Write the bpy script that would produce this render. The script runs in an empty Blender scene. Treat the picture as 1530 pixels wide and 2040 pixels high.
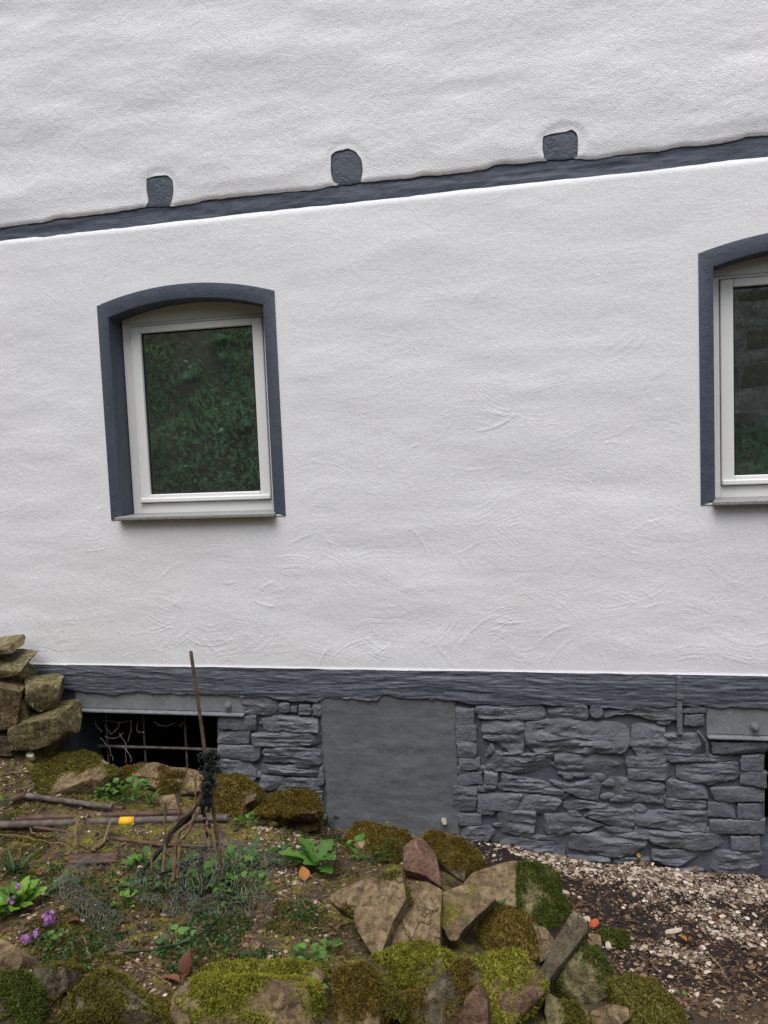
import bpy, bmesh, math, random
import numpy as np
from mathutils import Vector, Matrix, noise as mn
random.seed(7); rng = np.random.default_rng(7)
scene = bpy.context.scene
COL = scene.collection
# ------------------------------------------------------------------ camera, sky, sun, exposure
CAM = np.array([0.0, -4.0, 2.2])
FPX = 1530.0
AX_R = np.array([0.97946, 0.19741, -0.04101]); AX_U = np.array([0.02539, 0.08098, 0.99639]); AX_F = np.array([-0.20002, 0.97697, -0.0743])
cd = bpy.data.cameras.new("camera"); cam = bpy.data.objects.new("camera", cd); COL.objects.link(cam)
cd.sensor_fit = 'VERTICAL'; cd.sensor_height = 36.0; cd.lens = 36.0 * FPX / 2040.0
cd.clip_start = 0.05; cd.clip_end = 500
cam.matrix_world = Matrix(((AX_R[0], AX_U[0], -AX_F[0], CAM[0]), (AX_R[1], AX_U[1], -AX_F[1], CAM[1]), (AX_R[2], AX_U[2], -AX_F[2], CAM[2]), (0, 0, 0, 1)))
scene.camera = cam
SUN_EL, SUN_AZ = math.radians(66), math.radians(188)
world = bpy.data.worlds.new("World"); scene.world = world; world.use_nodes = True
wn = world.node_tree.nodes; wl = world.node_tree.links
sky = wn.new('ShaderNodeTexSky'); sky.sky_type = 'NISHITA'; sky.sun_disc = False
sky.sun_elevation = SUN_EL; sky.sun_rotation = SUN_AZ; sky.dust_density = 3.0
hs = wn.new('ShaderNodeHueSaturation'); hs.inputs['Saturation'].default_value = 0.30
wl.new(sky.outputs[0], hs.inputs['Color']); wl.new(hs.outputs[0], wn['Background'].inputs[0])
wn['Background'].inputs[1].default_value = 0.10
sd = bpy.data.lights.new("sun", 'SUN'); sd.energy = 1.1; sd.angle = math.radians(50); sd.color = (1.0, 0.985, 0.985)
so = bpy.data.objects.new("sun", sd); COL.objects.link(so)
sdir = Vector((math.sin(SUN_AZ) * math.cos(SUN_EL), math.cos(SUN_AZ) * math.cos(SUN_EL), math.sin(SUN_EL)))
so.rotation_euler = sdir.to_track_quat('Z', 'Y').to_euler()
scene.view_settings.view_transform = 'Standard'; scene.view_settings.look = 'None'
scene.view_settings.exposure = 1.05; scene.view_settings.gamma = 1.0
scene.view_settings.use_curve_mapping = False
scene.render.engine = 'CYCLES'
scene.cycles.use_denoising = True
scene.cycles.max_bounces = 6

# ------------------------------------------------------------------ layout helpers: where a sight line meets the wall or ground
def ray(px, py):
    return AX_R * ((px - 765) / FPX) - AX_U * ((py - 1020) / FPX) + AX_F
def W(px, py, y=0.0):
    d = ray(px, py); t = (y - CAM[1]) / d[1]; return CAM + d * t
CP = np.array([(-4.2, 0, .78), (-3.6, 0, .68), (-3.0, 0, .56), (-2.98, -.05, .70), (-2.86, -.08, .60), (-2.4, -.15, .40), (-1.9, -.1, .30), (-2.2, -.4, .40), (-1.5, -.4, .335), (-2.9, -.5, .47), (-1.25, 0, .15), (-.4, 0, .10), (.3, 0, .05), (1.1, 0, .0), (2.2, 0, -.05),
    (-3.6, -1, .55), (-2.5, -1, .42), (-1.5, -1, .36), (-.8, -1, .33), (-.2, -1, .22), (.2, -1, .15), (1.1, -1, .13), (2.2, -1, .1),
    (-3.0, -2, .50), (-1.7, -2, .45), (-.8, -2, .40), (-.3, -2, .34), (.15, -2, .31), (1.1, -2, .30), (2.2, -2, .28),
    (-3, -3, .52), (-1, -3, .5), (1, -3, .48), (-3, -4, .66), (0, -4, .66), (2.2, -4, .64), (-4.2, -2, .6), (-4.2, -4, .7)])
def _phi(r2):
    return np.where(r2 > 1e-12, r2 * np.log(np.maximum(r2, 1e-12)), 0)
_n = len(CP)
_A = np.zeros((_n + 3, _n + 3)); _d2 = ((CP[:, None, :2] - CP[None, :, :2]) ** 2).sum(-1)
_A[:_n, :_n] = _phi(_d2) + np.eye(_n) * 0.02; _A[:_n, _n] = 1; _A[:_n, _n + 1:] = CP[:, :2]; _A[_n, :_n] = 1; _A[_n + 1:, :_n] = CP[:, :2].T
_w = np.linalg.solve(_A, np.concatenate([CP[:, 2], np.zeros(3)]))
def sstep(a, b, x):
    t = np.clip((x - a) / (b - a), 0, 1); return t * t * (3 - 2 * t)
def T(x, y):
    x = np.asarray(x, float); y = np.asarray(y, float)
    xc = np.clip(x, -4.2, 2.2); yc = np.clip(y, -4.0, 0)
    sh = np.broadcast(xc, yc).shape
    X = np.broadcast_to(xc, sh).ravel(); Y = np.broadcast_to(yc, sh).ravel()
    out = np.empty(X.size)
    for i in range(0, X.size, 20000):
        a = X[i:i + 20000]; b = Y[i:i + 20000]
        d2 = (a[:, None] - CP[None, :, 0]) ** 2 + (b[:, None] - CP[None, :, 1]) ** 2
        out[i:i + 20000] = _phi(d2) @ _w[:_n] + _w[_n] + a * _w[_n + 1] + b * _w[_n + 2]
    z = out.reshape(sh)
    hill = np.maximum(0, -y - 5.4)
    z = z + hill * 1.2 * (1 - .55 * sstep(-.5, 1.5, x)) * (1 - sstep(10, 18, hill) * .6)
    pit = sstep(-2.84, -2.74, x) * (1 - sstep(-1.95, -1.86, x)) * sstep(-.12, -.07, y)
    return z - pit * .45
def G(px, py, lift=0.0):
    d = ray(px, py); lo = None; ts = np.linspace(1.4, 4.3, 240)
    P = CAM[None] + d[None] * ts[:, None]
    h = P[:, 2] - T(P[:, 0], P[:, 1])
    k = np.argmax(h < lift) if (h < lift).any() else len(ts) - 1
    t = ts[k]
    if k > 0 and h[k] < lift:
        a, b = h[k - 1] - lift, h[k] - lift; t = ts[k - 1] + (ts[k] - ts[k - 1]) * a / (a - b)
    p = CAM + d * t
    if p[1] > -0.02: p = W(px, py, -0.02)
    return p

# ------------------------------------------------------------------ numpy noise
class VN:
    def __init__(self, seed):
        self.t = np.random.default_rng(seed).random((256, 256))
    def __call__(self, x, y):
        x = np.asarray(x, float); y = np.asarray(y, float)
        xi = np.floor(x).astype(int); yi = np.floor(y).astype(int); fx = x - xi; fy = y - yi
        fx = fx * fx * (3 - 2 * fx); fy = fy * fy * (3 - 2 * fy); t = self.t
        a = t[xi % 256, yi % 256]; b = t[(xi + 1) % 256, yi % 256]; c = t[xi % 256, (yi + 1) % 256]; d = t[(xi + 1) % 256, (yi + 1) % 256]
        return (a + (b - a) * fx) * (1 - fy) + (c + (d - c) * fx) * fy - .5
def fbm(v, x, y, o=4, g=.5):
    s = 0; a = 1.0
    for i in range(o):
        s = s + a * v(x * 2 ** i + 17.3 * i, y * 2 ** i + 9.1 * i); a *= g
    return s
N1, N2, N3 = VN(1), VN(2), VN(3)

# ------------------------------------------------------------------ mesh helpers
def mesh_np(name, V, F, smooth=True):
    V = np.asarray(V, np.float32); F = np.asarray(F, np.int32)
    me = bpy.data.meshes.new(name); k = F.shape[1]
    me.vertices.add(len(V)); me.vertices.foreach_set('co', V.ravel())
    me.loops.add(F.size); me.loops.foreach_set('vertex_index', F.ravel())
    me.polygons.add(len(F)); me.polygons.foreach_set('loop_start', np.arange(0, F.size, k, dtype=np.int32))
    me.polygons.foreach_set('use_smooth', np.full(len(F), smooth))
    me.update(calc_edges=True); me.validate()
    return me
def link(name, me, mat=None, parent=None, loc=None):
    o = bpy.data.objects.new(name, me); COL.objects.link(o)
    if mat is not None and len(me.materials) == 0: me.materials.append(mat)
    if loc is not None: o.location = loc
    if parent is not None: o.parent = parent
    return o
def tag(o, label, cat, group=None, kind=None):
    o['label'] = label; o['category'] = cat
    if group: o['group'] = group
    if kind: o['kind'] = kind
    return o
def empty(name, loc=(0, 0, 0)):
    o = bpy.data.objects.new(name, None); COL.objects.link(o); o.location = loc; o.empty_display_size = .05; return o
class MB:
    def __init__(s): s.v = []; s.f = []
    def add(s, V, F):
        b = len(s.v); s.v += [tuple(p) for p in V]; s.f += [tuple(i + b for i in f) for f in F]
    def box(s, a, b):
        (x0, y0, z0), (x1, y1, z1) = a, b
        s.add([(x0, y0, z0), (x1, y0, z0), (x1, y1, z0), (x0, y1, z0), (x0, y0, z1), (x1, y0, z1), (x1, y1, z1), (x0, y1, z1)],
              [(0, 3, 2, 1), (4, 5, 6, 7), (0, 1, 5, 4), (1, 2, 6, 5), (2, 3, 7, 6), (3, 0, 4, 7)])
    def tube(s, pts, rads, n=8, caps=True, jit=0.0):
        pts = [Vector(p) for p in pts]
        if not hasattr(rads, '__len__'): rads = [rads] * len(pts)
        V = []; up = None
        for i, p in enumerate(pts):
            t = (pts[min(i + 1, len(pts) - 1)] - pts[max(i - 1, 0)]).normalized()
            if up is None: up = t.orthogonal().normalized()
            a = (up - t * up.dot(t)).normalized(); b = t.cross(a); up = a
            for k in range(n):
                th = 2 * math.pi * k / n; r = rads[i] * (1 + random.uniform(-jit, jit))
                V.append(p + (a * math.cos(th) + b * math.sin(th)) * r)
        F = []
        for i in range(len(pts) - 1):
            for k in range(n):
                F.append((i * n + k, i * n + (k + 1) % n, (i + 1) * n + (k + 1) % n, (i + 1) * n + k))
        if caps:
            F.append(tuple(range(n - 1, -1, -1))); F.append(tuple((len(pts) - 1) * n + k for k in range(n)))
        s.add(V, F)
    def mesh(s, name, smooth=True, ang=40):
        me = bpy.data.meshes.new(name); me.from_pydata(s.v, [], s.f)
        me.polygons.foreach_set('use_smooth', [smooth] * len(me.polygons)); me.update()
        if smooth: me.set_sharp_from_angle(angle=math.radians(ang))
        return me
    def build(s, name, mat, parent=None, smooth=True, ang=40, bevel=0):
        me = s.mesh(name, smooth, ang); o = link(name, me, mat, parent)
        if bevel:
            m = o.modifiers.new('bevel', 'BEVEL'); m.width = bevel; m.segments = 2; m.limit_method = 'ANGLE'
        return o
def inside(P, poly):
    x, y = P[..., 0], P[..., 1]; r = np.zeros(x.shape, bool); n = len(poly); j = n - 1
    for i in range(n):
        xi, yi = poly[i]; xj, yj = poly[j]
        c = ((yi > y) != (yj > y)) & (x < (xj - xi) * (y - yi) / (yj - yi + 1e-15) + xi); r ^= c; j = i
    return r
def resample(poly, n, closed=True):
    P = np.array(poly, float)
    Q = np.vstack([P, P[:1]]) if closed else P
    s = np.concatenate([[0], np.cumsum(np.sqrt(((Q[1:] - Q[:-1]) ** 2).sum(1)))])
    u = np.linspace(0, s[-1], n, endpoint=not closed)
    return np.stack([np.interp(u, s, Q[:, k]) for k in range(P.shape[1])], 1)
def chaikin(P, it=1):
    P = np.array(P, float)
    for _ in range(it):
        Q = np.roll(P, -1, 0); A = P * .8 + Q * .2; B = P * .2 + Q * .8
        P = np.stack([A, B], 1).reshape(-1, P.shape[1])
    return P

def rounded(P, r):
    P = np.array(P, float); out = []; n = len(P)
    for i in range(n):
        a, b, c = P[i - 1], P[i], P[(i + 1) % n]; u = a - b; v = c - b; lu = np.linalg.norm(u) + 1e-9; lv = np.linalg.norm(v) + 1e-9
        q0 = b + u / lu * min(r, .3 * lu); q1 = b + v / lv * min(r, .3 * lv); out += [q0, (q0 + q1) / 4 + b / 2, q1]
    return np.array(out)
# ------------------------------------------------------------------ materials
class NT:
    def __init__(s, name):
        s.m = bpy.data.materials.new(name); s.m.use_nodes = True; s.t = s.m.node_tree; s.n = s.t.nodes; s.b = s.n['Principled BSDF']
        s.tc = s.n.new('ShaderNodeTexCoord'); s.oi = None
    def L(s, a, b): s.t.links.new(a, b)
    def co(s, scale=(1, 1, 1), rand=True):
        mp = s.n.new('ShaderNodeMapping'); mp.inputs['Scale'].default_value = scale; s.L(s.tc.outputs['Object'], mp.inputs['Vector'])
        if rand:
            if s.oi is None: s.oi = s.n.new('ShaderNodeObjectInfo')
            ml = s.n.new('ShaderNodeMath'); ml.operation = 'MULTIPLY'; ml.inputs[1].default_value = 37.0; s.L(s.oi.outputs['Random'], ml.inputs[0])
            s.L(ml.outputs[0], mp.inputs['Location'])
        return mp.outputs[0]
    def noise(s, scale, detail=4, vec=None, dist=0.0, rough=.55):
        n = s.n.new('ShaderNodeTexNoise'); n.inputs['Scale'].default_value = scale; n.inputs['Detail'].default_value = detail
        n.inputs['Distortion'].default_value = dist; n.inputs['Roughness'].default_value = rough
        s.L(vec if vec is not None else s.co(), n.inputs['Vector']); return n.outputs['Fac']
    def ramp(s, fac, stops):
        r = s.n.new('ShaderNodeValToRGB'); e = r.color_ramp.elements
        while len(e) < len(stops): e.new(.5)
        for k, (p, c) in enumerate(stops):
            e[k].position = p; e[k].color = (c, c, c, 1) if not hasattr(c, '__len__') else (*c, 1)
        s.L(fac, r.inputs[0]); return r.outputs[0]
    def mix(s, fac, a, b, mode='MIX'):
        m = s.n.new('ShaderNodeMix'); m.data_type = 'RGBA'; m.blend_type = mode
        for k, v in ((0, fac), (6, a), (7, b)):
            if isinstance(v, (int, float)): m.inputs[k].default_value = v
            elif isinstance(v, tuple): m.inputs[k].default_value = (*v, 1)
            else: s.L(v, m.inputs[k])
        return m.outputs[2]
    def attr(s, name):
        a = s.n.new('ShaderNodeAttribute'); a.attribute_name = name; return a.outputs['Fac']
    def bump(s, h, strength, dist, prev=None):
        b = s.n.new('ShaderNodeBump'); b.inputs['Strength'].default_value = strength; b.inputs['Distance'].default_value = dist
        s.L(h, b.inputs['Height'])
        if prev is not None: s.L(prev, b.inputs['Normal'])
        return b.outputs[0]
    def out(s, col, rough=.8, nrm=None, spec=.3):
        if isinstance(col, tuple): s.b.inputs['Base Color'].default_value = (*col, 1)
        else: s.L(col, s.b.inputs['Base Color'])
        if isinstance(rough, (int, float)): s.b.inputs['Roughness'].default_value = rough
        else: s.L(rough, s.b.inputs['Roughness'])
        s.b.inputs['Specular IOR Level'].default_value = spec
        if nrm is not None: s.L(nrm, s.b.inputs['Normal'])
        return s.m
def white_render(name, grain):
    t = NT(name); v = t.co(rand=False)
    big = t.noise(1.3, 3, v); med = t.noise(9, 5, v)
    c = t.ramp(big, [(.3, (.745, .741, .768)), (.7, (.785, .781, .806))])
    c = t.mix(t.ramp(med, [(.55, 0.0), (.8, .35)]), c, (.70, .695, .69))
    st = t.attr('stain')
    c = t.mix(st, c, (.50, .43, .33))
    b = t.bump(t.noise(330, 2, v), grain, .0022); b = t.bump(t.noise(130, 3, v), grain, .0042, b)
    b = t.bump(t.noise(45, 3, v), .35, .003, b)
    return t.out(c, .62, b, .35)
M_WHITE_UP = white_render('white_rough_render', .75); M_WHITE = white_render('white_trowelled_render', .42)
def paint(name, base, grain, horiz=0, rough=.5, var=.18):
    t = NT(name); v = t.co(rand=True); n = t.noise(14, 5, v)
    lo = tuple(k * (1 - var) for k in base); hi = tuple(min(1, k * (1 + var)) for k in base)
    c = t.ramp(n, [(.3, lo), (.7, hi)])
    c = t.mix(t.ramp(t.noise(60, 4, v), [(.62, 0.0), (.78, .22)]), c, tuple(min(1, k * 1.6 + .02) for k in base))
    b = t.bump(t.noise(160, 4, v), .6 * grain, .002)
    b = t.bump(t.noise(34, 6, v, 0.0, .62), min(1, .75 * grain), .008 * grain, b)
    if horiz:
        hv = t.co((2.5, 2.5, 55), False); b = t.bump(t.noise(1.6, 5, hv, .6), .6 * horiz, .005, b)
    return t.out(c, t.ramp(n, [(.3, rough - .08), (.7, rough + .1)]), b, .4)
DK = (.060, .072, .096)
M_BAND = paint('anthracite_band_paint', (.084, .094, .112), .8, 1.0)
M_STONE = paint('anthracite_stone_paint', (.118, .126, .142), 1.3, .5)
M_PANEL = paint('anthracite_panel_paint', (.120, .126, .137), .45, .25, .55, .1)
M_SURR = paint('anthracite_surround_paint', (.056, .068, .094), .7, 0, .5, .08)
M_BEAM = paint('anthracite_beam_paint', (.066, .080, .110), .6, .7)
M_END = paint('anthracite_beam_end_paint', (.072, .087, .115), .9, 0)
def add_cracks(m):
    n = m.node_tree.nodes; l = m.node_tree.links; v = n.new('ShaderNodeTexVoronoi'); v.feature = 'DISTANCE_TO_EDGE'; v.inputs['Scale'].default_value = 9
    tc = n.new('ShaderNodeTexCoord'); nz = n.new('ShaderNodeTexNoise'); nz.inputs['Scale'].default_value = 26; l.new(tc.outputs['Object'], nz.inputs['Vector'])
    mx = n.new('ShaderNodeMix'); mx.data_type = 'VECTOR'; mx.inputs[0].default_value = .12; l.new(tc.outputs['Object'], mx.inputs[4]); l.new(nz.outputs['Color'], mx.inputs[5]); l.new(mx.outputs[1], v.inputs['Vector'])
    r = n.new('ShaderNodeValToRGB'); r.color_ramp.elements[1].position = .06; l.new(v.outputs['Distance'], r.inputs[0]); p = n['Principled BSDF']; old = p.inputs['Normal'].links[0].from_socket
    b = n.new('ShaderNodeBump'); b.inputs['Strength'].default_value = .6; b.inputs['Distance'].default_value = .004; l.new(r.outputs[0], b.inputs['Height']); l.new(old, b.inputs['Normal']); l.new(b.outputs[0], p.inputs['Normal'])
add_cracks(M_END)
M_STEEL = paint('anthracite_steel_paint', (.19, .197, .21), .9, 0, .28, .12)
def plain(name, col, rough=.5, spec=.4, metal=0, n=30, var=.12, bump=.0):
    t = NT(name); f = t.noise(n, 4)
    c = t.ramp(f, [(.3, tuple(k * (1 - var) for k in col)), (.7, tuple(min(1, k * (1 + var)) for k in col))])
    m = t.out(c, rough, t.bump(f, bump, .002) if bump else None, spec); t.b.inputs['Metallic'].default_value = metal; return m
M_UPVC = plain('white_window_plastic', (.78, .78, .765), .32, .5, 0, 3, .03)
M_GASKET = plain('black_gasket', (.012, .013, .014), .5)
M_SPACER = plain('grey_glazing_spacer', (.35, .37, .37), .35, .5)
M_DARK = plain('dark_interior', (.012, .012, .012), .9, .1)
M_CELLAR = plain('cellar_masonry', (.09, .08, .075), .95, .1, 0, 12, .5, .6)
def granite():
    t = NT('grey_granite'); f = t.noise(260, 2); c = t.ramp(f, [(.35, (.10, .10, .10)), (.5, (.22, .22, .215)), (.65, (.42, .41, .40))])
    return t.out(c, .5, t.bump(f, .3, .001), .4)
M_SILL = granite()
def glass():
    t = NT('dark_window_glass'); n = t.n; tr = n.new('ShaderNodeBsdfTransparent'); tr.inputs[0].default_value = (.72, .82, .78, 1)
    gl = n.new('ShaderNodeBsdfGlossy'); gl.inputs['Roughness'].default_value = 0.02; gl.inputs[0].default_value = (.82, 1, .96, 1)
    fr = n.new('ShaderNodeFresnel'); fr.inputs[0].default_value = 2.0
    b = t.bump(t.noise(2.2, 1, t.co(rand=False)), .05, .02); t.L(b, gl.inputs['Normal'])
    ad = n.new('ShaderNodeMath'); ad.operation = 'MULTIPLY'; ad.inputs[1].default_value = 5.0; ad.use_clamp = True; t.L(fr.outputs[0], ad.inputs[0])
    mx = n.new('ShaderNodeMixShader'); t.L(ad.outputs[0], mx.inputs[0]); t.L(tr.outputs[0], mx.inputs[1]); t.L(gl.outputs[0], mx.inputs[2])
    df = n.new('ShaderNodeBsdfDiffuse'); df.inputs[0].default_value = (.55, .66, .64, 1); m2 = n.new('ShaderNodeMixShader'); t.L(t.ramp(t.noise(3, 4, t.co(rand=False)), [(.3, .012), (.7, .035)]), m2.inputs[0]); t.L(mx.outputs[0], m2.inputs[1]); t.L(df.outputs[0], m2.inputs[2])
    t.L(m2.outputs[0], n['Material Output'].inputs[0]); return t.m
M_GLASS = glass()
MOSSC = {'bright': [(.25, (.075, .080, .012)), (.5, (.20, .195, .020)), (.75, (.38, .35, .035))],
         'olive': [(.25, (.045, .042, .012)), (.5, (.115, .103, .016)), (.75, (.23, .20, .028))],
         'rust': [(.25, (.055, .038, .010)), (.5, (.14, .098, .016)), (.75, (.27, .20, .025))],
         'green': [(.25, (.025, .040, .010)), (.5, (.07, .095, .014)), (.75, (.15, .17, .025))]}
def moss_mat(k):
    t = NT('moss_' + k); f = t.mix(.35, t.noise(34, 4), t.noise(240, 2)); c = t.ramp(f, MOSSC[k])
    c = t.mix(t.ramp(t.noise(17, 4), [(.55, 0.0), (.68, .6)]), c, (.075, .048, .018))
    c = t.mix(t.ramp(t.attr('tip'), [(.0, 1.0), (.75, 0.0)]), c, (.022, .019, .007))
    return t.out(c, .85, None, .15)
M_MOSS = {k: moss_mat(k) for k in MOSSC}
def rock_mat(name, a, b, c, mossk, streak=0.0):
    t = NT(name); v = t.co(); n = t.noise(6, 6, v, .4)
    col = t.ramp(n, [(.28, a), (.5, b), (.75, c)])
    vo = t.n.new('ShaderNodeTexVoronoi'); vo.feature = 'DISTANCE_TO_EDGE'; vo.inputs['Scale'].default_value = 5.5
    wv = t.n.new('ShaderNodeVectorMath'); wv.operation = 'ADD'; wn_ = t.n.new('ShaderNodeTexNoise'); wn_.inputs['Scale'].default_value = 9; wn_.inputs['Detail'].default_value = 4; t.L(v, wn_.inputs['Vector'])
    sc_ = t.n.new('ShaderNodeVectorMath'); sc_.operation = 'SCALE'; sc_.inputs['Scale'].default_value = .22; t.L(wn_.outputs['Color'], sc_.inputs[0]); t.L(v, wv.inputs[0]); t.L(sc_.outputs[0], wv.inputs[1]); t.L(wv.outputs[0], vo.inputs['Vector'])
    crk = t.mix(1.0, t.ramp(vo.outputs['Distance'], [(.0, 1.0), (.018, 0.0)]), t.ramp(t.noise(4, 2, v), [(.5, 0.0), (.6, 1.0)]), 'MULTIPLY')
    col = t.mix(crk, col, tuple(k * .3 for k in a))
    col = t.mix(t.ramp(t.noise(48, 6, v, .3, .65), [(.36, .75), (.58, 0.0)]), col, tuple(k * .38 for k in a)); col = t.mix(t.ramp(t.noise(19, 6, v, .8, .6), [(.52, 0.0), (.66, .55)]), col, tuple(min(1, k * 1.35) for k in c))
    if streak:
        sv = t.co((70, 70, 11)); col = t.mix(t.ramp(t.noise(1, 3, sv), [(.63, 0.0), (.72, streak)]), col, (.50, .47, .38))
    col = t.mix(t.ramp(t.noise(120, 2, v), [(.7, 0.0), (.78, .5)]), col, (.42, .38, .30))
    mo = t.attr('moss'); mc = t.ramp(t.noise(90, 4, v), MOSSC[mossk]); col = t.mix(mo, col, mc)
    b_ = t.bump(crk, .9, -.006); b_ = t.bump(t.noise(170, 5, v), .8, .004, b_); b_ = t.bump(t.noise(36, 7, v, .4, .62), .95, .014, b_)
    return t.out(col, .82, b_, .25)
WG = ((.10, .085, .075), (.20, .175, .16), (.30, .27, .25)); BR = ((.080, .054, .029), (.165, .113, .060), (.25, .185, .105)); GY = ((.046, .036, .023), (.092, .073, .046), (.155, .126, .082))
OL = ((.060, .049, .022), (.140, .115, .052), (.24, .20, .105)); RD = ((.07, .034, .022), (.125, .070, .046), (.17, .11, .075))
ROCK = {}
def rm(base, mossk, streak=0.0):
    k = (base, mossk, streak)
    if k not in ROCK: ROCK[k] = rock_mat('rock_%s_%s' % ({'BR': 'brown', 'GY': 'grey', 'OL': 'olive', 'RD': 'reddish', 'WG': 'pale_grey'}[base], mossk), *globals()[base], mossk, streak)
    return ROCK[k]
def rust(name, a, b, c):
    t = NT(name); v = t.co(); col = t.ramp(t.noise(22, 6, v, .5), [(.3, a), (.5, b), (.72, c)])
    col = t.mix(t.ramp(t.noise(150, 3, v), [(.66, 0.0), (.76, .45)]), col, (.30, .26, .22))
    return t.out(col, .7, t.bump(t.noise(130, 4, v), .6, .003), .3)
M_RUST = rust('rusty_steel', (.04, .022, .016), (.085, .045, .032), (.12, .075, .055))
M_PIPE = rust('weathered_pipe', (.05, .033, .026), (.095, .072, .062), (.16, .14, .125))
M_STAKE = rust('brown_stake', (.05, .034, .02), (.095, .064, .038), (.15, .11, .07))
M_BAR = rust('dark_bar', (.03, .024, .022), (.065, .05, .045), (.12, .10, .09))
M_WOOD = rust('dry_wood', (.08, .05, .026), (.16, .105, .055), (.26, .19, .11))
M_NET = plain('black_netting', (.010, .014, .013), .6, .3, 0, 60, .4, .6)
M_WIRE = plain('galvanised_wire', (.135, .135, .125), .45, .5, .3)
M_TAPE = plain('yellow_tape', (.70, .38, .015), .5, .3, 0, 20, .15)
M_WEB = plain('pale_root', (.34, .30, .25), .8, .1)
M_WHITESTONE = plain('pale_stone', (.36, .31, .25), .85, .2, 0, 40, .25, .7)
M_BRICKRED = plain('red_brick_bit', (.32, .075, .03), .85, .2, 0, 40, .25, .6)
def gravel_mat():
    t = NT('pale_gravel'); f = t.attr('tone'); c = t.ramp(f, [(.0, (.075, .05, .038)), (.35, (.15, .105, .075)), (.7, (.38, .30, .23)), (1., (.60, .52, .44))])
    c = t.mix(t.ramp(t.noise(110, 3), [(.4, .35), (.65, 0.0)]), c, (.09, .06, .045))
    return t.out(c, .85, t.bump(t.noise(260, 3), .5, .002), .2)
M_GRAVEL = gravel_mat()
def litter_mat():
    t = NT('dead_leaf_litter'); f = t.attr('tone'); c = t.ramp(f, [(.0, (.035, .020, .014)), (.5, (.10, .060, .035)), (.85, (.19, .12, .07)), (1., (.30, .22, .14))])
    return t.out(c, .8, None, .2)
M_LITTER = litter_mat()
def leaf_mat(name, lo, hi, trans=.3, gloss=.45):
    t = NT(name); 
    if t.oi is None: t.oi = t.n.new('ShaderNodeObjectInfo')
    f = t.mix(.5, t.noise(40, 3), t.oi.outputs['Random']); c = t.ramp(f, [(.25, lo), (.75, hi)])
    t.out(c, gloss, t.bump(t.noise(130, 3), .4, .003), .35)
    tl = t.n.new('ShaderNodeBsdfTranslucent'); t.L(c, tl.inputs[0]); mx = t.n.new('ShaderNodeMixShader'); mx.inputs[0].default_value = trans
    t.L(t.b.outputs[0], mx.inputs[1]); t.L(tl.outputs[0], mx.inputs[2]); t.L(mx.outputs[0], t.n['Material Output'].inputs[0]); return t.m
M_LEAF = leaf_mat('fresh_green_leaf', (.045, .115, .018), (.13, .27, .045))
M_LEAF2 = leaf_mat('dull_green_leaf', (.030, .070, .022), (.075, .15, .045))
M_LEAF3 = leaf_mat('dark_ivy_leaf', (.008, .022, .012), (.025, .05, .025), .1)
M_PRIM = leaf_mat('primrose_leaf', (.07, .17, .015), (.20, .36, .05))
M_HILL = leaf_mat('hillside_leaf', (.035, .080, .040), (.20, .31, .15), .35)
M_ORANGE = leaf_mat('orange_dead_leaf', (.22, .07, .015), (.42, .17, .03), .2)
M_RUSSET = leaf_mat('russet_dead_leaf', (.10, .035, .018), (.24, .10, .05), .2)
M_PETAL = leaf_mat('purple_petal', (.20, .07, .22), (.46, .22, .46), .3)
M_YEL = plain('yellow_flower_eye', (.7, .45, .03), .6)
def soil():
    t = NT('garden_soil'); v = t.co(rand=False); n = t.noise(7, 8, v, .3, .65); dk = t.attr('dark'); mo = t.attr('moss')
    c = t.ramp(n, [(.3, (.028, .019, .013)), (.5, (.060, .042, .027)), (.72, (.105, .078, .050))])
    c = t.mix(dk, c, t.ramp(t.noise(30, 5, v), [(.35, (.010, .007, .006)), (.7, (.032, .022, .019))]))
    mm = t.ramp(t.noise(16, 6, v), [(.42, 0.0), (.6, 1.0)]); m2 = t.mix(1.0, mo, mm, 'MULTIPLY')
    c = t.mix(m2, c, t.ramp(t.noise(70, 4, v), MOSSC['olive']))
    c = t.mix(t.ramp(t.noise(190, 2, v), [(.68, 0.0), (.74, .6)]), c, (.26, .21, .16))
    b = t.bump(t.noise(120, 5, v), .9, .006); b = t.bump(t.noise(28, 6, v), .9, .02, b)
    return t.out(c, .9, b, .2)
M_SOIL = soil()

# ------------------------------------------------------------------ GROUND: one sheet, fine where it is in view
def axis(segs):
    out = [np.arange(a, b, s) for a, b, s in segs]; return np.concatenate(out + [[segs[-1][1]]])
gx = axis([(-40, -8, 2), (-8, -3.8, .25), (-3.8, 1.6, .0125), (1.6, 6, .25), (6, 40, 2)])
gy = axis([(-45, -14, 1.5), (-14, -4, .3), (-4, -2.4, .05), (-2.4, .06, .0125), (.06, .3, .06), (.3, 14, 2.5)])
GX, GY_ = np.meshgrid(gx, gy, indexing='ij'); Z = T(GX, GY_)
near = sstep(-4.2, -3.8, GX) * (1 - sstep(1.6, 2.2, GX)) * sstep(-4, -2.4, GY_)
Z = Z + near * (fbm(N1, GX * 4, GY_ * 4, 5) * .045 + fbm(N2, GX * 24, GY_ * 24, 3) * .012) + (1 - near) * fbm(N1, GX * .7, GY_ * .7, 3) * .25 * sstep(-4.5, -6, GY_)
Z = np.where(GY_ > .1, -1.2, Z)
def grid_faces(n, m):
    i = np.arange(n - 1)[:, None] * m + np.arange(m - 1)[None]; return np.stack([i, i + m, i + m + 1, i + 1], -1).reshape(-1, 4)
me = mesh_np('ground', np.stack([GX, GY_, Z], -1).reshape(-1, 3), grid_faces(len(gx), len(gy)))
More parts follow.
